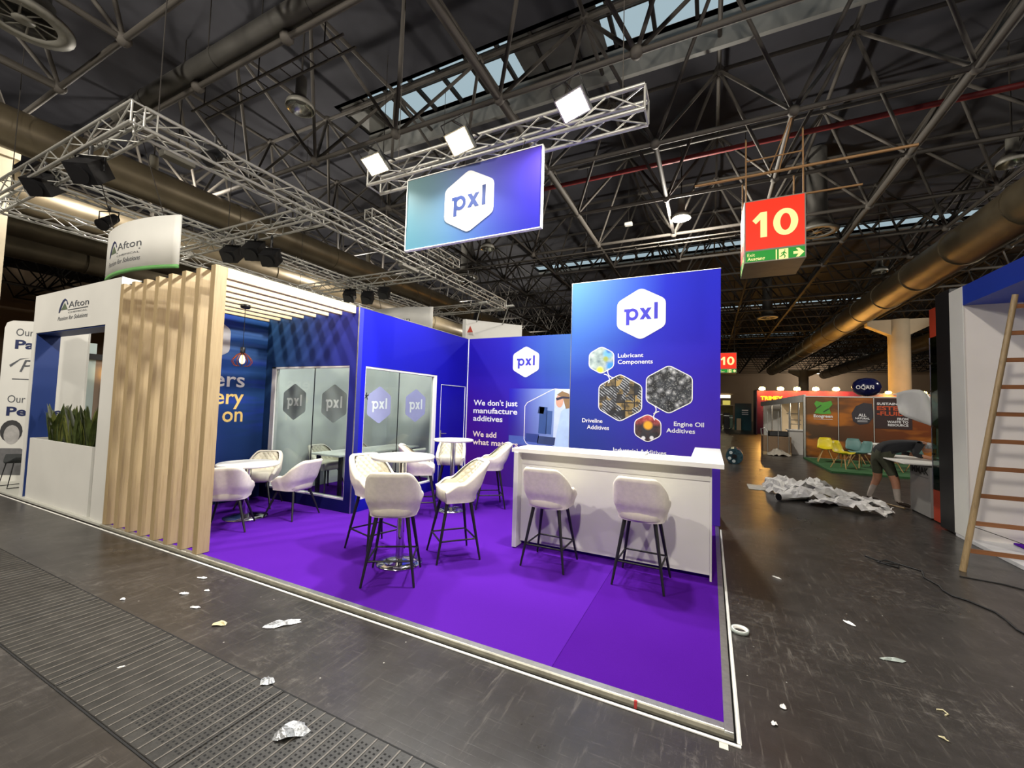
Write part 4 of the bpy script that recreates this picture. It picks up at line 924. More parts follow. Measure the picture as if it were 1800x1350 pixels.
# inside of the neighbouring stand
M_IN = simple('beige inner partition', 'b9b3aa', .7, 0, .05, .8); M_IN2 = simple('pale blue partition', 'b4c4c4', .7, 0, .05, .8)
tag(MB().box(-12.05, -12.0, 1.0, 1.6, ZC, 2.7).build('inner_partition', M_IN2), 'pale blue inner partition seen through the portal', 'partition')
t = thing('inner_partition', 'brown inner partition with small lights seen through the portal', 'partition', (-12, 2, ZC)); MB().box(-12.08, -12.0, 1.6, 3.4, ZC, 2.35).build('panel', simple('brown partition', '8c7868', .7, 0, .06, 1), t); MB().box(-12.0, -11.98, 1.70, 2.0, .5, 1.75).build('dark_panel', M_BLACK, t)
for i, z in enumerate((1.5, 1.3, 1.05, .85)): MB().box(-11.98, -11.97, 1.74+.03*(i % 2), 1.82+.03*(i % 2), z, z+.12).build('white_mark', M_TXTW, t)
MB().lathe([(.001, .16), (.05, .1), (.06, 0), (.03, -.1), (.001, -.12)], (-11.93, 1.76, 2.05), 12).build('wall_light', glow('warm wall light', 'ffcf70', 5), t)
MB().box(-12.0, -11.9, 1.45, 2.6, 2.35, 2.47).build('light_bar', M_BLACK, t)
# poster wall, set obliquely
PW = PL((-11.75, .02, 0), (.815, .58, 0), (0, 0, 1), (.58, -.815, 0))
t = thing('poster_wall', 'white poster wall with large text and a printed portrait', 'poster wall', (-11.2, .5, ZC))
m = MB(); m.sheet([PW.at(a, b, -.05) for a, b in [(.30, ZC), (1.6, ZC), (1.6, 2.9), (.42, 2.9), (.33, 2.86), (.30, 2.76)]], PW.n, .05); m.build('panel', M_OFFW, t)
lettering(t, 'Our', M_GREYT, PW, .48, 2.63, .13, width=.27); lettering(t, 'Past', M_NAVYT, PW, .48, 2.40, .15, width=.55, bold=.03)
lettering(t, 'Pa', M_GREYT, PW, .58, 1.98, .22, width=.32, shear=.3); flat(t, 'arrow_mark', M_GREYT, PW, [(.48, 1.86), (.78, 1.86), (.78, 1.84), (.48, 1.84)]); flat(t, 'arrow_mark', M_GREYT, PW, [(.42, 2.1), (.58, 2.22), (.72, 2.24), (.58, 2.2), (.44, 2.06)])
lettering(t, 'Our', M_GREYT, PW, .44, 1.43, .13, width=.27); lettering(t, 'People', M_NAVYT, PW, .44, 1.20, .15, width=.86, bold=.03)
mG = lambda n, c: simple('portrait print ' + n, c, .6, 0, .15, 12)
flat(t, 'printed_shoulders', mG('coat', '6a6a6c'), PW, [(.31, .15), (1.1, .15), (.9, .5), (.7, .62), (.4, .62), (.31, .5)], .002); flat(t, 'printed_hair', mG('hair', '3a3a3c'), PW, ell(.54, .92, .17, .20), .0025); flat(t, 'printed_face', mG('skin', 'a8a6a4'), PW, ell(.55, .86, .12, .17), .003); flat(t, 'printed_hair', mG('hair', '3a3a3c'), PW, ell(.92, .93, .14, .22), .0025)
# dark chair before the poster
t = thing('cantilever_chair', 'dark grey chair with black wire legs before the poster wall', 'chair', (-10.6, .36, ZC)); cx, cy = -10.60, .36; M_GC = simple('charcoal felt', '26292a', .9, 0, .15, 20, .3, 200)
m = MB(); g = []
for j, (yy, zz, ww) in enumerate(((.24, .43, .23), (.0, .41, .24), (-.2, .45, .25), (-.25, .62, .25), (-.28, .83, .22))):
    for i in range(7):
        q = i/3-1; g.append((cx+q*ww, cy-yy+.06*q*q, ZC+zz+.10*q*q*(1 if j < 3 else .2)))
m.add(g, [(j*7+i, j*7+i+1, (j+1)*7+i+1, (j+1)*7+i) for j in range(4) for i in range(6)], True); m.build('seat_shell', M_GC, t).modifiers.new('thickness', 'SOLIDIFY').thickness = .03
for sx in (-1, 1): MB().tube([(cx+sx*.16, cy-.18, ZC+.42), (cx+sx*.2, cy-.24, ZC+.01), (cx+sx*.2, cy+.22, ZC+.01), (cx+sx*.16, cy+.16, ZC+.42)], .009, 6).build('leg', M_BLACK, t)
# curved hanging banner
def banner(c0, c1, bulge, z0, z1, label, wire_y):
    c0, c1 = V((*c0, 0)), V((*c1, 0)); n = 20; ch = c1-c0; nr = V((ch.y, -ch.x, 0)).normalized(); nr = nr if nr.y < 0 else -nr
    P = lambda q: c0+ch*q+nr*bulge*4*q*(1-q)
    t = thing('curved_banner', label, 'banner', (c0+c1)/2+V((0, 0, z0)))
    def strip(nm, mt, za, zb, th, off=0):
        m = MB(); vs = []
        for i in range(n+1):
            p = P(i/n); d = (P(min(1, i/n+.01))-P(max(0, i/n-.01))).normalized(); o_ = V((d.y, -d.x, 0)); o_ = o_ if o_.dot(nr) > 0 else -o_
            vs += [p+o_*(off+th)+V((0, 0, za)), p+o_*(off+th)+V((0, 0, zb)), p+o_*off+V((0, 0, zb)), p+o_*off+V((0, 0, za))]
        m.add(vs, [(4*i+k, 4*i+(k+1) % 4, 4*i+4+(k+1) % 4, 4*i+4+k) for i in range(n) for k in range(4)] + [(3, 2, 1, 0), (4*n, 4*n+1, 4*n+2, 4*n+3)], True); return m.build(nm, mt, t)
    strip('fabric', M_OFFW, z0+.05, z1, .03); strip('green_edge', M_GREEN, z0, z0+.05, .032)
    L = ch.length
    class CP:                                                     # plane wrapped round the banner
        n = nr
        def at(s, a, b, d=0):
            q = a/L; p = P(q); e = (P(q+.01)-P(q-.01)).normalized(); o_ = V((e.y, -e.x, 0)); o_ = o_ if o_.dot(nr) > 0 else -o_
            return p+o_*(.03+d)+V((0, 0, b))
    chem_logo(t, CP(), L*.34, z0+.47*(z1-z0), L*.33, .34*(z1-z0))
    for q in (.15, .85): MB().cyl(P(q)+V((0, 0, z1)), (P(q).x, wire_y, 5.37), .006, n=6).build('hanging_wire', M_STEELD, t)
banner((-9.45, .80), (-7.32, .86), .16, 3.55, 4.36, 'curved white banner with green lower edge hanging above the timber screen', .44)
banner((-10.2, 7.7), (-8.0, 8.0), .14, 3.8, 4.66, 'far curved white banner showing above the blue side wall', 7.43)
# white stand behind the back wall
t = thing('rear_stand_wall', 'white wall of a stand rising behind the slogan wall with two arm lights', 'stand wall', (-6.7, 8, 0)); MB().box(-6.82, -6.70, 7.9, 8.02, 0, 4.17).build('end_post', M_OFFW, t); MB().add([(-6.7, 7.95, 0), (-5.5, 9.3, 0), (-5.5, 9.3, 4.17), (-6.7, 7.95, 4.17)], [(0, 1, 2, 3)]).build('panel', M_OFFW, t).modifiers.new('thickness', 'SOLIDIFY').thickness = .06
flat(t, 'red_emblem', simple('emblem red', 'c24a38', .6), facing_front(7.85), [(-6.62, 3.75), (-6.42, 3.75), (-6.52, 3.95)])
for x, y in ((-6.5, 8.17), (-5.95, 8.8)):
    MB().cyl((x, y, 4.12), (x+.45, y-.5, 4.55), .014).build('light_arm', M_ALU, t); MB().rbox(x+.4, x+.65, y-.6, y-.5, 4.52, 4.57, .01).build('arm_light', M_ALU, t)

# ================================================================== EXIT SIGNS
M_SRED = glow('backlit red', 'ff2c00', .9); M_SYEL = glow('backlit cream', 'fff3a0', 1.0); M_SGRN = glow('backlit green', '00a52c', .7)
def exit_sign(x, y, z, w, label, near=True):
    t = thing('exit_sign', label, 'exit sign', (x, y, z)); h = w*1.235; g = w*.22
    MB().box(x-w/2, x+w/2, y, y+w*1.06, z, z+h).build('box_body', simple('sign box grey', '8d8a80', .5, .2, .08, 4), t)
    pl = PL((x, y, z), (1, 0, 0), (0, 0, 1), (0, -1, 0))
    for pl_, nm in ((pl, 'front'), (PL((x-w/2, y+w*.53, z), (0, -1, 0), (0, 0, 1), (-1, 0, 0)), 'side')):
        flat(t, 'red_face', M_SRED, pl_, [(-w*.48, g+.03*w), (w*.48, g+.03*w), (w*.48, h-.02*w), (-w*.48, h-.02*w)], .004); flat(t, 'green_face', M_SGRN, pl_, [(-w*.48, .02*w), (w*.48, .02*w), (w*.48, g), (-w*.48, g)], .004)
        ten(t, M_SYEL, pl_, 0, g+w*.26, w*.50, .006)
        lettering(t, 'Exit', M_SYEL, pl_, -w*.45, g*.56, g*.27, d=.006); lettering(t, 'Ausgang', M_SYEL, pl_, -w*.45, g*.2, g*.27, bold=.02, d=.006)
        P = lambda q: [(w*a, g*b) for a, b in q]
        flat(t, 'divider', M_SYEL, pl_, P([(.02, .05), (.04, .05), (.04, .95), (.02, .95)]), .006); flat(t, 'runner_field', M_SYEL, pl_, P([(.07, .05), (.22, .05), (.22, .95), (.07, .95)]), .006)
        flat(t, 'runner_head', M_SGRN, pl_, [(w*.165+w*.011*math.cos(a*.6), g*.8+w*.011*math.sin(a*.6)) for a in range(10)], .008)
        for q in ([(.13, .45), (.155, .45), (.17, .72), (.145, .72)], [(.13, .5), (.15, .42), (.11, .28), (.08, .28), (.08, .33), (.105, .35)], [(.14, .48), (.16, .46), (.18, .3), (.165, .12), (.15, .12), (.16, .28)], [(.165, .66), (.2, .52), (.195, .47), (.155, .58)], [(.15, .68), (.11, .62), (.1, .5), (.11, .49), (.125, .57), (.155, .6)]): flat(t, 'runner_limb', M_SGRN, pl_, P(q), .008)
        flat(t, 'arrow', M_SYEL, pl_, P([(.30, .38), (.38, .38), (.34, .12), (.39, .12), (.47, .5), (.39, .88), (.34, .88), (.38, .62), (.30, .62)]), .006)
    if not near:
        for px in (x-w*.4, x+w*.4): MB().cyl((px, y+.5, z+h), (px, y+.5, 11.0), .03).build('hanger', M_STEELD, t)
    if near:
        mr = simple('orange lit rod', 'a07a50', .5, .2, .1, 6)
        for px in (x-w*.47, x+w*.47):
            for py in (y+.05, y+w): MB().cyl((px, py, z+h), (px, py, z+h+1.0 if py > y+.5 else 8.0), .016).build('hanger', mr, t)
        MB().cyl((x-w*1.4, y+.05, z+h+.62), (x+w*2.1, y+.05, z+h+.62), .032).build('carrier_bar', mr, t); MB().cyl((x-w*.47, y+.05, z+h+.98), (x+w*.47, y+.05, z+h+.98), .016).build('carrier_bar', mr, t)
        MB().cyl((x-w*.47, y+w, z+h+.5), (x+w*1.6, y+w, z+h+.5), .026).build('carrier_bar', mr, t)
        for px in (x-.1, x+.1): MB().cyl((px, y+.05, z+h+.62), (x+.28, 7.6, 8.0), .012).build('stay', mr, t)
exit_sign(1.15, 8.2, 5.03, 1.17, 'large backlit hall number ten box with green exit strip')
exit_sign(.95, 30, 4.35, 1.15, 'distant backlit hall number ten box beside the tall wall', False)


# ================================================================== STAND ACROSS THE AISLE
tag(MB().rbox(2.957, 8, -1, 5.55, 0, .05, .004).build('stand_floor', simple('film covered floor', 'cfcfd0', .3, 0, .08, 1.4)), 'white film covered raised floor beneath the ladder', 'stand floor')
t = thing('blue_fascia_stand', 'white wall with a deep blue fascia roof behind the ladder', 'stand wall', (4, 5.3, .05))
MB().box(2.96, 8, 5.22, 5.55, .05, 3.43).build('white_wall', simple('patchy white wall', 'e6e0da', .6, 0, .06, .9), t)
MB().box(2.955, 8, .5, 5.22, 3.17, 3.43).build('fascia_roof', simple('royal blue fascia', '17379f', .5, 0, .05, 1), t)
MB().box(4.62, 4.626, 5.216, 5.22, .05, 3.17).build('wall_joint', M_GREYW, t); MB().box(2.95, 2.962, 5.21, 5.55, .05, 3.43).build('white_end', M_OFFW, t)
t = tag(MB().rbox(2.96, 3.3, 5.56, 5.98, .02, 3.5, .01).build('black_pylon', M_BLACK), 'tall black pylon between the white wall and the glass display', 'pylon')
tag(MB().rbox(3.35, 5.0, 4.7, 5.2, .05, .075, .01).build('carpet_offcut', M_CARP1), 'purple carpet offcut lying against the white wall', 'carpet')
t = thing('display_tower', 'slim glass display tower with red ends beside the black pylon', 'display case', (3.2, 6.25, 0))
MB().box(3.07, 3.35, 6.04, 6.48, .02, .50).build('red_base', M_REDP, t); MB().box(3.07, 3.35, 6.04, 6.48, 2.92, 3.38).build('red_head', M_REDP, t)
for x, y in ((3.07, 6.04), (3.07, 6.48), (3.35, 6.48)): MB().cyl((x, y, .5), (x, y, 2.92), .008).build('corner_rod', M_CHROME, t)
MB().box(3.07, 3.075, 6.045, 6.475, .5, 2.92).build('glass_side', M_GLASS2, t); MB().box(3.075, 3.35, 6.475, 6.48, .5, 2.92).build('glass_side', M_GLASS2, t); MB().box(3.25, 3.35, 6.1, 6.4, .5, 2.92).build('dark_inside', M_BLACK, t)
for z in (1.05, 1.5, 2.05, 2.5):
    MB().box(3.08, 3.34, 6.05, 6.47, z, z+.006).build('glass_shelf', M_GLASS2, t)
    for y in (6.05, 6.44): MB().box(3.06, 3.09, y, y+.03, z-.01, z+.02).build('shelf_clip', M_CHROME, t)
# desk
t = thing('info_desk', 'grey information desk with white top and black lettering', 'desk', (3.3, 6.9, 0))
MB().box(3.05, 3.6, 6.52, 7.25, .03, .83).build('desk_body', simple('satin grey laminate', '9b9a98', .3, .1, .06, 1.5), t); MB().box(3.06, 3.58, 6.54, 7.22, 0, .03).build('plinth', M_BLACK, t); MB().rbox(2.72, 3.75, 6.5, 8.2, .86, .885, .006).build('desk_top', M_WHITE, t); MB().box(3.1, 3.5, 6.56, 7.2, .83, .86).build('spacer', M_GREYW, t)
MB().box(3.30, 3.34, 7.9, 7.94, 0, .86).build('leg', M_GREYW, t)
pdk = PL((3.05, 6.52, 0), (0, -1, 0), (0, 0, 1), (-1, 0, 0)); lettering(t, 'IMMAK', M_BLKT, PL((3.05, 7.25, 0), (0, -1, 0), (0, 0, 1), (-1, 0, 0)), .03, .70, .105, width=.66, bold=.03, d=.004)
flat(t, 'small_print', simple('small grey print', '7b7a79', .6), PL((3.05, 7.25, 0), (0, -1, 0), (0, 0, 1), (-1, 0, 0)), [(.2, .64), (.68, .64), (.68, .655), (.2, .655)])
t = thing('tin_canister', 'small white canister with looped handle on the desk top', 'canister', (2.82, 7.95, .885)); MB().cyl((2.82, 7.95, .886), (2.82, 7.95, 1.06), .075, n=16).build('can', M_OFFW, t); MB().tube([(2.89, 7.95, 1.04), (2.95, 7.95, 1.0), (2.95, 7.95, .93), (2.91, 7.95, .90)], .008).build('handle', M_OFFW, t); MB().cyl((2.82, 7.95, 1.06), (2.82, 7.95, 1.075), .06, n=14).build('lid', M_ALU, t)
def crumple(name, pts_fn, nx, ny, amp, seed, mat, label, cat, group=None, loc=None):
    rn = random.Random(seed); m = MB(); vs = []
    for j in range(ny+1):
        for i in range(nx+1):
            p = V(pts_fn(i/nx, j/ny)); k = amp*(rn.random()-.3); vs.append(p+V((rn.uniform(-.3, .3)*amp, rn.uniform(-.3, .3)*amp, max(0, k))))
    m.add(vs, [(j*(nx+1)+i, j*(nx+1)+i+1, (j+1)*(nx+1)+i+1, (j+1)*(nx+1)+i) for j in range(ny) for i in range(nx)]); o = m.build(name, mat)
    md = o.modifiers.new('thickness', 'SOLIDIFY'); md.thickness = .003
    return tag(o, label, cat, group)
# hanging sheet
m = MB(); vs = []
for j in range(9):
    for i in range(9):
        u, v = i/8, j/8
        x = 2.76+.54*u; z = 1.70+.34*v*(1-.3*u)-.30*u*(1-v)-.04*u+.1*math.sin(u*4.5)*v; y = 6.75-.25*u+.10*math.sin(u*7+v*2); vs.append((x, y, z))
m.add(vs, [(j*9+i, j*9+i+1, (j+1)*9+i+1, (j+1)*9+i) for j in range(8) for i in range(8)], True); o = m.build('plastic_sheet', simple('white vinyl sheet', 'e8e9e6', .4, 0, .03, 3)); o.modifiers.new('thickness', 'SOLIDIFY').thickness = .003
tag(o, 'bent white vinyl sheet hanging from the glass display tower', 'sheet')
# ladder
t = thing('wooden_ladder', 'tall worn wooden ladder standing in the aisle before the white wall', 'ladder', (2.9, 3.8, 0)); la, lb = V((2.315, 3.78, 0)), V((2.86, 3.95, 3.0)); ra, rb = V((3.75, 3.78, .05)), V((3.25, 3.95, 3.0))
MB().cyl(la, lb, .028, .025, 10).build('stile', M_LADW, t); MB().cyl(ra, rb, .028, .025, 10).build('stile', M_LADW, t)
for i in range(10):
    q = .075+.098*i; a, b = la.lerp(lb, q), ra.lerp(rb, q); b.z = a.z; MB().bar(a, b, .022, .045).build('rung', M_RUNG, t)
MB().tube([la.lerp(lb, .16)+V((.02, 0, 0)), (2.75, 3.85, .37), (3.0, 3.9, .28), (3.2, 4.0, .26)], .004, 5).build('cord', M_STEEL, t)
# cable
rn = random.Random(5)
tag(MB().tube([(1.50, 3.80, .008), (1.62, 3.62, .008), (1.75, 3.66, .008), (1.70, 3.50, .012), (1.55, 3.60, .014), (1.66, 3.72, .016), (1.82, 3.60, .008), (1.90, 3.52, .008), (1.84, 3.30, .008), (1.88, 3.1, .008), (1.86, 2.98, .008), (1.88, 2.86, .008), (1.96, 2.8, .008), (2.05, 2.62, .008), (2.05, 2.5, .008), (2.03, 2.3, .008), (2.1, 2.0, .008)], .008, 6).build('power_cable', M_CORD), 'black power cable snaking over the floor to the ladder', 'cable')
tag(MB().tube([(2.2, 3.55, .006), (2.5, 3.5, .006), (2.7, 3.35, .006), (2.9, 3.2, .006)], .006, 6).build('power_cable', M_CORD), 'short thin black cable on the floor by the ladder foot', 'cable')

# person bending over the desk
def person():
    root = thing('person', 'person in dark shirt and olive shorts bending over the grey desk', 'person', (2.9, 7.55, 0))
    J = {'pelvis': (2.72, 7.55, .93), 'waist': (2.82, 7.54, 1.09), 'chest': (3.05, 7.5, 1.20), 'neck': (3.25, 7.48, 1.17), 'head0': (3.34, 7.47, 1.11), 'head1': (3.42, 7.46, 1.03),
         'hipL': (2.70, 7.65, .88), 'kneeL': (2.74, 7.72, .48), 'ankL': (2.60, 7.74, .09), 'toeL': (2.76, 7.72, .035), 'hipR': (2.76, 7.45, .88), 'kneeR': (2.90, 7.42, .48), 'ankR': (2.93, 7.40, .09), 'toeR': (3.10, 7.40, .035),
         'shL': (3.16, 7.68, 1.12), 'elL': (3.12, 7.76, .90 + .06), 'wrL': (3.34, 7.68, .93), 'haL': (3.42, 7.64, .91), 'shR': (3.18, 7.30, 1.12), 'elR': (3.10, 7.20, .97), 'wrR': (3.32, 7.26, .93), 'haR': (3.41, 7.28, .91)}
    R_ = {'pelvis': .16, 'waist': .175, 'chest': .195, 'neck': .065, 'head0': .09, 'head1': .095, 'hipL': .105, 'kneeL': .07, 'ankL': .042, 'toeL': .038, 'hipR': .105, 'kneeR': .07, 'ankR': .042, 'toeR': .038, 'shL': .075, 'elL': .048, 'wrL': .032, 'haL': .035, 'shR': .075, 'elR': .048, 'wrR': .032, 'haR': .035}
    E_ = [('pelvis', 'waist'), ('waist', 'chest'), ('chest', 'neck'), ('neck', 'head0'), ('head0', 'head1')]
    for s_ in 'LR': E_ += [('pelvis', 'hip'+s_), ('hip'+s_, 'knee'+s_), ('knee'+s_, 'ank'+s_), ('ank'+s_, 'toe'+s_), ('chest', 'sh'+s_), ('sh'+s_, 'el'+s_), ('el'+s_, 'wr'+s_), ('wr'+s_, 'ha'+s_)]
    names = list(J); me = bpy.data.meshes.new('body_skeleton'); me.from_pydata([J[k] for k in names], [(names.index(a), names.index(b)) for a, b in E_], []); o = bpy.data.objects.new('body_skeleton', me); COL.objects.link(o)
    o.modifiers.new('skin', 'SKIN'); sv = me.skin_vertices[0].data
    for i, k in enumerate(names): sv[i].radius = (R_[k], R_[k]); sv[i].use_root = k == 'pelvis'
    o.modifiers.new('smooth', 'SUBSURF').levels = 2
    dg = bpy.context.evaluated_depsgraph_get(); ev = bpy.data.meshes.new_from_object(o.evaluated_get(dg)); bpy.data.objects.remove(o)
    for mt in (simple('skin', 'b98468', .6), simple('dark shirt', '1b1d22', .85, 0, .2, 12), simple('olive shorts', '4a4d3c', .9, 0, .15, 12), simple('grey sock', 'b5aaa0', .9), simple('brown shoe', '3a2e26', .6)): ev.materials.append(mt)
    hd = V(J['head0'])
    for p in ev.polygons:
        c = p.center; p.use_smooth = True
        if c.z < .10: k = 4
        elif c.z < .33: k = 3
        elif c.z < .56 and c.x < 3.0: k = 0
        elif c.z < .98 and c.x < 3.0 and abs(c.y-7.55) < .28 and c.x < 2.9: k = 2
        elif c.x > 3.27: k = 0
        elif c.x > 3.2 and c.z < 1.0: k = 0
        else: k = 1
        p.material_index = k
    link('body', ev, root)
    MB().lathe([(.001, .075), (.06, .06), (.098, .02), (.102, -.02), (.098, -.03)], (3.38, 7.465, 1.115), 16).build('cap', simple('white patterned cap', 'a9adb0', .8, 0, .5, 40), root)
    for s_, y in ((1, 7.64), (-1, 7.28)):
        for f in range(5):
            a = (f-2)*.35; MB().tube([(3.42, y+.012*(f-2), .912), (3.46, y+.016*(f-2)+.01*a, .912), (3.50-.012*abs(f-2), y+.02*(f-2)+.02*a, .896)], [.009, .0085, .007], 5).build('finger', MAT['skin'], root)
person()

# paper heap on the aisle floor
rn = random.Random(11); heap = [((1.35, 8.3), .8, .4, .3, .20), ((1.65, 7.6), .9, .5, -.2, .26), ((2.0, 7.3), 1.0, .45, -.35, .22), ((1.5, 7.05), .9, .4, .1, .18), ((2.25, 6.95), .9, .35, -.45, .15), ((1.8, 8.0), .7, .5, .5, .28), ((2.0, 6.6), 1.1, .3, -.4, .12), ((1.25, 7.7), .6, .45, .9, .2)]
for k, ((cx, cy), L, Wd, a, h) in enumerate(heap):
    ca, sa = math.cos(a), math.sin(a)
    crumple('paper_sheet', lambda u, v: (cx+(u-.5)*L*ca-(v-.5)*Wd*sa, cy+(u-.5)*L*sa+(v-.5)*Wd*ca, .012+h*max(0, math.sin(u*math.pi))*(.35+.65*abs(math.sin(v*5+k)))), 14, 8, .11, 20+k, M_PAPER, 'crumpled white packing sheet in the heap on the aisle floor', 'paper', 'sheets of the paper heap')
crumple('paper_sheet', lambda u, v: (.62+.75*u, 7.75+.65*v+.12*u, .006), 8, 5, .015, 40, simple('creased printed paper', 'b9b6b0', .7, 0, .2, 20), 'flat creased sheet beside the paper heap', 'paper')
t = thing('cardboard_tube', 'white tube with dark open end lying before the paper heap', 'tube', (1.1, 6.9, .07)); MB().cyl((1.02, 6.75, .075), (1.5, 7.2, .075), .07, n=18, caps=False).build('tube_wall', M_PAPER, t); MB().cyl((1.022, 6.752, .075), (1.03, 6.76, .075), .06, n=18).build('dark_inside', M_DARK, t)  # dark disc painted in for the shade inside the open tube
t = thing('cardboard_tube', 'long white tube lying behind the paper heap', 'tube', (1.3, 8.9, .06)); MB().cyl((1.05, 8.95, .07), (1.9, 8.5, .07), .065, n=18, caps=False).build('tube_wall', M_PAPER, t); MB().cyl((1.052, 8.95, .07), (1.06, 8.945, .07), .055, n=18).build('dark_inside', M_DARK, t)  # shaded hollow of this tube is likewise a dark disc
tag(MB().cyl((2.25, 8.6, .03), (2.95, 7.2, .03), .012, n=6).build('broom_stick', M_LADW), 'thin wooden stick lying beside the person bending over', 'stick')
t = thing('film_roll', 'roll of shiny blue stretch film lying on the aisle', 'film roll', (.56, 12.4, .24)); MB().cyl((.56, 12.3, .24), (.6, 13.1, .24), .24, n=28).build('wound_film', simple('stretch film', '35525c', .15, .2, .4, 14), t); MB().cyl((.56, 12.28, .24), (.56, 12.3, .24), .07, n=16).build('core', M_DARK, t)
for a in (2.3, 3.6, 4.6): MB().cyl((.56+.15*math.cos(a), 12.285, .24+.15*math.sin(a)), (.56+.15*math.cos(a), 12.3, .24+.15*math.sin(a)), .05, n=10).build('label_dot', M_FROSTT, t)

# ================================================================== FAR STANDS
# orange poster stand
t = thing('shell_stand_wall', 'orange brown printed wall with a green emblem and ester slogan', 'stand wall', (4.8, 15.95, 0)); pe = facing_front(15.95)
G_ECO = quad('print orange landscape', 0, 2, 3.0, 6.6, .1, 2.26, '35302a', '4a2a1c', '6b5038', '8a4622', extra=lambda s, c, sep: s.mix(s.math('MULTIPLY', s.maprange(s.noise(.9, 3, s.mapped((.7, 1, 2.2), (0, .35, 0))), .48, .62), .75), c, lin('b8702e')))
for i, (a, b) in enumerate(((3.02, 4.01), (4.01, 5.0), (5.0, 6.6))): MB().box(a+.008, b-.008, 15.95, 16.0, .06, 2.26).build('wall_panel', G_ECO, t)
for a in (3.0, 4.005, 4.995, 6.6): MB().box(a-.012, a+.012, 15.93, 16.02, .05, 2.28).build('frame_upright', M_ALU, t)
MB().box(3.0, 6.6, 15.93, 16.02, 2.26, 2.30).build('frame_top', M_ALU, t); MB().box(2.97, 3.03, 15.9, 16.02, 0, 2.28).build('corner_post', M_ALU, t)
mg = simple('leaf green print', '4f9a35', .6, 0, .08, 5); flat(t, 'leaf_emblem', mg, pe, [(3.30, 2.02), (3.36, 2.12), (3.55, 2.06), (3.80, 2.13), (3.84, 2.0), (3.74, 1.86), (3.80, 1.66), (3.52, 1.64), (3.30, 1.67), (3.38, 1.84)], .012)
mdk = simple('dark leaf slash', '2c4a26', .6)
flat(t, 'leaf_slash', mdk, pe, [(3.36, 1.86), (3.50, 1.98), (3.52, 1.95), (3.38, 1.83)], .016); flat(t, 'leaf_slash', mdk, pe, [(3.56, 1.74), (3.72, 1.86), (3.74, 1.82), (3.58, 1.70)], .016)
lettering(t, 'Ecogreen', M_TXTW, pe, 3.28, 1.52, .10, width=.56, bold=.03, d=.012); flat(t, 'rule', M_TXTW, pe, [(3.28, 1.45), (3.84, 1.45), (3.84, 1.46), (3.28, 1.46)], .012)
flat(t, 'dark_disc', simple('dark disc print', '2c2830', .6), pe, [(4.5, 1.95), (4.72, 2.08), (4.95, 2.05), (5.0, 1.6), (4.85, 1.36), (4.6, 1.3), (4.42, 1.42), (4.38, 1.7)], .009)
lettering(t, 'ALL', M_TXTW, pe, 4.68, 1.60, .09, bold=.03, d=.014, align='C'); lettering(t, 'NATURAL', M_TXTW, pe, 4.68, 1.50, .06, width=.40, bold=.03, d=.014, align='C')
for z in (1.45, 1.41): flat(t, 'rule', M_TXTW, pe, [(4.54, z), (4.82, z), (4.82, z+.012), (4.54, z+.012)], .014)
flat(t, 'dark_block', simple('dark block print', '2a1214', .6), pe, [(5.0, 1.2), (6.0, 1.2), (6.0, 2.24), (5.0, 2.24)], .009); mo = simple('orange print', 'c04a22', .6)
lettering(t, 'SUSTAINABLE', M_TXTW, pe, 5.08, 2.02, .075, width=.86, bold=.03, d=.014); lettering(t, 'ESTER', mo, pe, 5.08, 1.84, .13, width=.74, bold=.03, d=.014); lettering(t, '-FLUIDS', mo, pe, 5.08, 1.66, .13, width=.84, bold=.03, d=.014)
for s_, z in (('FROM', 1.51), ('WASTE TO', 1.405), ('RESOURCE', 1.30)): lettering(t, s_, M_TXTW, pe, 5.90, z, .075, bold=.03, d=.014, align='R')
tag(MB().box(2.95, 6.6, 12.0, 15.9, 0, .05).build('stand_floor', simple('green carpet', '2f5c33', .9, 0, .12, 5)), 'green carpet under the yellow and teal chairs', 'carpet')
M_YEL = simple('yellow plastic', 'c9b81c', .45, 0, .05, 3); M_TEAL = simple('teal plastic', '5c7f7c', .45, 0, .05, 3); M_BEECH = simple('beech leg', 'b08a55', .5, 0, .1, 10)
def shell_chair(name_mat, nm):
    t = thing('shell_chair', '', 'chair'); m = MB(); g = []
    for j, (yy, zz, ww) in enumerate(((.22, .43, .20), (.05, .41, .23), (-.14, .43, .23), (-.22, .55, .22), (-.27, .70, .20), (-.29, .80, .15))):
        for i in range(7):
            q = i/3-1; g.append((q*ww, yy+.05*q*q*(1 if j > 2 else 0), zz+.05*q*q*(1 if j < 3 else 0)))
    m.add(g, [(j*7+i, j*7+i+1, (j+1)*7+i+1, (j+1)*7+i) for j in range(5) for i in range(6)], True); o = m.build('seat_shell', name_mat, t); o.modifiers.new('thickness', 'SOLIDIFY').thickness = .02
    for sx in (-1, 1):
        for sy in (-1, 1): MB().cyl((sx*.07, sy*.07, .41), (sx*.22, sy*.22, 0), .018, .012, 8).build('leg', M_BEECH, t)
    return t
yc = shell_chair(M_YEL, 'y'); tc_ = shell_chair(M_TEAL, 't')
yc.location = (3.45, 13.0, .05); yc.rotation_euler.z = -2.4; yc['label'] = 'yellow shell chair turned sideways at the edge of the green carpet'
dup(yc, (3.35, 14.6, .05), 3.0, 'yellow shell chair near the corner of the orange wall')
tc_.location = (4.0, 13.6, .05); tc_.rotation_euler.z = 2.0; tc_['label'] = 'teal shell chair directly behind the front yellow chair'
dup(tc_, (4.55, 13.2, .05), .2, 'teal shell chair with its back to the aisle'); dup(tc_, (4.2, 14.9, .05), 3.1, 'teal shell chair close to the orange wall'); dup(tc_, (5.3, 13.4, .05), -1.0, 'teal shell chair nearest the person bending over')
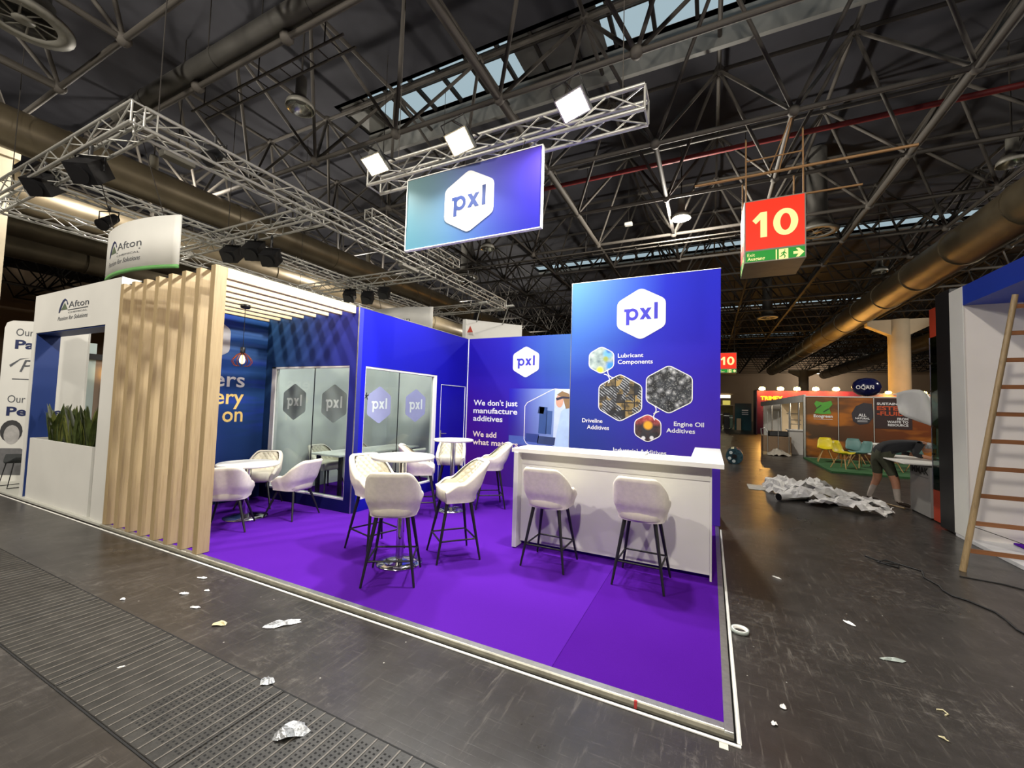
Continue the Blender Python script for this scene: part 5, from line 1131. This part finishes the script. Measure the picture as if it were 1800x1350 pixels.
t = thing('round_table', 'small white table among the yellow and teal chairs', 'table', (4.6, 14.1, .05)); MB().lathe([(.001, .73), (.42, .73), (.42, .70), (.001, .70)], (4.6, 14.1, .05), 28).build('table_top', M_WHITE, t); MB().cyl((4.6, 14.1, .05), (4.6, 14.1, .76), .03).build('column', M_BLACK, t); MB().lathe([(.001, .02), (.24, .01), (.24, 0)], (4.6, 14.1, .05), 20).build('base_plate', M_BLACK, t)
t = thing('balloon_sign', 'dark blue balloon with white lettering above the orange wall', 'balloon', (5.9, 20, 2.8)); m = MB()
m.lathe([(.001, -.40), (.28, -.35), (.44, -.2), (.5, 0), (.44, .2), (.28, .35), (.001, .40)], (5.9, 20, 2.85), 28); m.build('envelope', simple('navy balloon', '151a4a', .2, 0, .08, 3), t); lettering(t, 'OQAN', M_TXTW, facing_front(19.45), 5.40, 2.74, .15, width=.60, bold=.02); MB().cyl((5.9, 20, 2.45), (5.9, 20, 0), .02).build('mast', M_ALU, t)
# pale shell stand with shelves beside it
t = thing('shell_stand', 'open shell stand with grey fascia and cream panels beyond the orange wall', 'stand', (2.6, 21, 0)); M_CRM = simple('cream panel', 'd8c2a0', .7, 0, .05, 1)
MB().box(3.05, 3.11, 16.3, 31, 2.08, 2.36).build('fascia', M_GREYW, t); MB().box(3.1, 6.0, 22, 22.05, 0, 2.3).build('back_panel', M_CRM, t); MB().box(3.1, 6.0, 29.5, 29.55, 0, 2.3).build('back_panel', M_GREYW, t)
for y in (17.5, 19.5, 22, 25.5, 29.5): MB().cyl((3.08, y, 0), (3.08, y, 2.36), .03).build('upright', M_ALU, t)
for x, z in ((3.3, 1.6), (3.4, 1.3), (3.4, 1.1)): flat(t, 'print_block', M_GREYT, facing_front(22), [(x, z), (x+.5, z), (x+.5, z+.03), (x, z+.03)], .02)
MB().box(3.12, 5.5, 19, 29, 2.2, 2.22).build('lit_ceiling', simple('stand ceiling', 'b8b0a0', .7), t)
for y in (19.5, 24.5):
    MB().cyl((4.2, y, 2.15), (4.2, y, 2.2), .12, n=12).build('ceiling_spot', glow('stand spot', 'ffe0a8', 10), t); ld = bpy.data.lights.new('stand_spot', 'POINT'); ld.energy = 45; ld.color = (1, .85, .6); ld.shadow_soft_size = .1; lo = bpy.data.objects.new('stand_spot', ld); COL.objects.link(lo); lo.location = (4.2, y, 2.05)
MB().box(2.75, 3.5, 17.4, 17.9, 0, .95).build('cabinet', M_GREYW, t); MB().box(2.7, 3.55, 17.35, 17.95, .95, .99).build('cabinet_top', M_WHITE, t)
# crate
t = thing('pallet_box', 'brown cardboard pallet box with black film and clutter in it', 'box', (2.2, 16.8, 0)); M_CARD = simple('cardboard', '6b5640', .8, 0, .12, 4)
MB().rbox(1.75, 2.68, 16.5, 17.2, .12, .72, .01).build('box_body', M_CARD, t); MB().box(1.75, 2.68, 16.5, 17.2, 0, .12).build('pallet', M_LADW, t); MB().rbox(1.95, 2.6, 16.6, 17.1, .72, .92, .03).build('black_film', M_BLACK, t)
for x in (1.9, 2.25, 2.6): MB().cyl((x, 16.48, .1), (x, 16.48, 1.7), .012).build('upright', M_ALU, t)
MB().tube([(1.7, 16.5, .75), (1.68, 16.5, 1.0), (1.82, 16.5, 1.05), (1.9, 16.5, .85)], .025).build('handle', M_ALU, t)
crumple('plastic_wrap', lambda u, v: (1.85+.75*u, 16.15+.3*v, .012+.22*math.sin(u*math.pi)*v), 10, 5, .09, 61, simple('clear wrap', '9b958a', .3, 0, .15, 12), 'crumpled clear wrap at the foot of the pallet box', 'plastic wrap')
# purple stand with warm lamps
t = thing('purple_stand_wall', 'purple stand wall with yellow lettering and a row of warm arm lamps', 'stand wall', (6, 34.3, 0)); pp = facing_front(34.2)
MB().box(2.95, 9.4, 34.2, 34.5, 0, 3.3).build('wall_panel', quad('print purple', 0, 2, 2.95, 9, 0, 3.3, '2c1330', '3a1638', '5a2340', '7a3050'), t); MB().box(2.9, 2.96, 32.4, 34.5, 0, 3.3).build('wall_return', simple('dark purple', '27122c', .6), t)
lettering(t, 'TRIMEX', simple('amber print', 'f0a020', .5), pp, 3.35, 2.60, .28, width=1.45, bold=.05, d=.02); flat(t, 'white_rule', M_TXTW, pp, [(3.42, 2.36), (4.6, 2.36), (4.6, 2.43), (3.42, 2.43)], .02)
for z in (1.95, 1.8): flat(t, 'pale_rule', simple('dull pink print', '8a5058', .6), pp, [(3.42, z), (3.8, z), (3.8, z+.04), (3.42, z+.04)], .02)
M_WARM = glow('warm lamp face', 'ffb64a', 130)
for i, x in enumerate((3.4, 4.58, 5.6, 6.72, 7.9)):
    l = thing('arm_lamp', ['first', 'second', 'third', 'fourth', 'fifth'][i] + ' glowing warm arm lamp counted from the dark return of the purple wall', 'lamp', (x, 34.0, 3.35), 'arm lamps on the purple wall'); MB().cyl((x, 34.25, 3.3), (x, 33.75, 3.5), .025).build('arm', M_BLACK, l); MB().lathe([(.001, .16), (.16, .12), (.22, 0), (.18, -.08), (.001, -.12)], (x, 33.7, 3.42), 14).build('bulb', M_WARM, l)
    ld = bpy.data.lights.new('arm_lamp_light', 'POINT'); ld.energy = 70; ld.color = (1, .62, .22); ld.shadow_soft_size = .2; lo = bpy.data.objects.new('arm_lamp_light', ld); COL.objects.link(lo); lo.location = (x, 33.2, 3.35)
t = thing('pink_stand_wall', 'pale pink stand top beyond the orange wall', 'stand wall', (9.5, 30, 0)); MB().box(8.4, 15, 30, 30.2, 0, 2.95).build('panel', simple('pale pink', 'b98a80', .7, 0, .06, 1), t)
for x in (9.6, 11.2): MB().lathe([(.001, .1), (.14, .06), (.16, 0), (.001, -.08)], (x, 29.9, 3.05), 12).build('top_lamp', M_WARM, t)
MB().box(8.4, 15, 29.95, 30.25, 2.95, 3.0).build('cap_rail', M_ALU, t)
# far end: doorway, bright bars, small stands
t = thing('gate_opening', 'bright doorway with two tube lights in the end wall', 'doorway', (0, 60, 0)); MB().box(-3.5, 2.6, 60, 60.2, 0, 2.4).build('rear_panel', simple('olive doorway', '6f6640', .7, 0, .3, 2), t); MB().box(-3.5, 3.2, 59.8, 60.2, 3.9, 4.1).build('lintel', M_HALLW, t)
for x in (-.6, 1.0): MB().box(x, x+1.3, 59.7, 59.8, 3.45, 3.8).build('tube_light', glow('white tube light', 'fff0c0', 8), t)
for x in (.1, 1.4): MB().box(x, x+.9, 59.9, 60.0, 2.5, 3.1).build('window_pane', glow('lit window', 'd8c860', .8), t)
MB().box(-3.5, 3.0, 59.9, 60.1, 2.4, 2.55).build('transom', M_CONC, t)
t = thing('teal_stand', 'dark teal stand with white marks beside the purple wall', 'stand wall', (2, 40, 0)); MB().box(1.9, 3.2, 40, 40.2, 0, 2.4).build('panel', quad('print teal', 0, 2, 1.9, 3.2, 0, 2.4, '2f6a70', '2a5560', '16202c', '121826'), t)
for z in (1.75, 1.55, 1.38): flat(t, 'white_rule', M_TXTW, facing_front(40), [(2.45, z), (2.95, z), (2.95, z+.07), (2.45, z+.07)], .02)
MB().rbox(2.0, 2.35, 39.2, 39.6, 0, 1.05, .02).build('pedestal', M_CRM, t)
for i, (x, y, h, w_, c) in enumerate(((1.3, 42, 1.5, .5, '2a2622'), (.7, 44, 1.6, .6, '6a6256'), (.2, 45, 1.9, .5, '1d1b1c'), (1.65, 41, 1.3, .25, '6f8a78'))):
    t = thing('packing_case', ['black packing case beside the doorway', 'grey packing case beside the doorway', 'tall dark packing case beside the doorway', 'pale green packing case by the teal stand'][i], 'case', (x, y, 0)); MB().rbox(x-w_/2, x+w_/2, y, y+.5, .1, h, .03).build('case_body', simple('case ' + c, c, .6, 0, .2, 6), t); MB().rbox(x-w_/2-.02, x+w_/2+.02, y-.02, y+.52, h*.8, h*.84, .01).build('lid_band', M_ALU, t); MB().box(x-w_/2+.03, x+w_/2-.03, y+.03, y+.45, 0, .1).build('wheel_board', M_BLACK, t)

# ================================================================== LITTER ON THE FLOOR
def scrap(x, y, L, Wd, a, mat, label, seed, amp=.012, cat='litter', name='paper_scrap'):
    ca, sa = math.cos(a), math.sin(a); rn = random.Random(seed); n = 12; m = MB()
    ring = [(L/2*math.cos(6.283*i/n)*rn.uniform(.75, 1.1), Wd/2*math.sin(6.283*i/n)*rn.uniform(.7, 1.15)) for i in range(n)]
    inn = [(p[0]*.5, p[1]*.5) for p in ring]; pt_ = lambda p, z: (x+p[0]*ca-p[1]*sa, y+p[0]*sa+p[1]*ca, z)
    m.add([pt_(p, .002+rn.random()*amp*.5) for p in ring] + [pt_(p, .004+rn.random()*amp) for p in inn] + [pt_((0, 0), .004+amp*.6)], [(i, (i+1) % n, n+(i+1) % n, n+i) for i in range(n)] + [(n+i, n+(i+1) % n, 2*n) for i in range(n)])
    return tag(m.build(name, mat), label, cat)
M_YP = simple('yellowed paper', 'c9c09a', .8, 0, .1, 8); M_TP = simple('translucent film', '9aa29c', .3, 0, .1, 8)
scrap(-2.92, -.335, .26, .085, .9, M_FOIL, 'crinkled strip of clear packing film on the dark floor', 1, .03, name='film_scrap'); scrap(-1.97, -.96, .17, .12, .6, M_FOIL, 'crumpled foil ball on the perforated cover plate', 2, .05, name='foil_scrap'); scrap(-2.42, -.78, .09, .07, .2, M_FOIL, 'small foil scrap on the channel seam', 3, .03, name='foil_scrap')
scrap(-3.31, -.55, .12, .07, .5, M_YP, 'yellowish torn paper scrap near the channel seam', 4, .02); scrap(.86, 1.77, .10, .045, -.9, M_PAPER, 'white leaf shaped paper scrap on the open aisle', 5); scrap(.98, 1.31, .16, .055, .3, M_TP, 'translucent film scrap on the open aisle', 6, name='film_scrap')
scrap(.47, 2.53, .10, .02, -.5, M_PAPER, 'narrow white paper strip near the counter shadow', 7); scrap(-4.05, -.42, .09, .035, .6, M_PAPER, 'white paper flake in front of the timber screen, largest of its cluster', 8); scrap(-3.72, -.50, .09, .03, .4, M_PAPER, 'white sliver among the flakes before the timber screen', 9)
scrap(-4.25, -.18, .10, .035, .3, M_PAPER, 'white paper flake closest to the foot of the timber screen', 10); scrap(-3.95, -.30, .05, .03, .2, M_PAPER, 'tiny white flake among the flakes before the timber screen', 11); scrap(-4.35, -.70, .05, .03, .2, M_PAPER, 'tiny white flake beside the channel seam', 12)
scrap(.24, .42, .035, .03, .1, M_PAPER, 'small white crumb near the carpet corner', 13, .02); scrap(.18, .25, .04, .025, .4, M_PAPER, 'white crumb closest to the carpet corner', 14, .02); scrap(.95, .55, .05, .014, -.6, M_YP, 'thin yellowish sliver on the open aisle', 15); scrap(-3.3, -1.1, .05, .02, .8, M_PAPER, 'white sliver lying on the ribbed cover plate', 16)
tag(MB().tube([(1.02, .82, .004), (1.05, .83, .004), (1.06, .80, .004), (1.04, .78, .004)], .004, 5).build('plastic_hook', M_YP), 'curled yellowish plastic hook on the open aisle', 'litter')
t = thing('tape_roll', 'roll of clear tape leaning by the aluminium edge profile', 'tape roll', (.07, 1.2, 0)); MB().lathe([(.055, 0), (.06, 0), (.06, .025), (.055, .025), (.055, 0)], (.075, 1.2, .003), 28).build('tape_winding', M_TP, t); MB().lathe([(.047, 0), (.054, 0), (.054, .025), (.047, .025), (.047, 0)], (.075, 1.2, .003), 28).build('cardboard_core', M_WHITE, t)
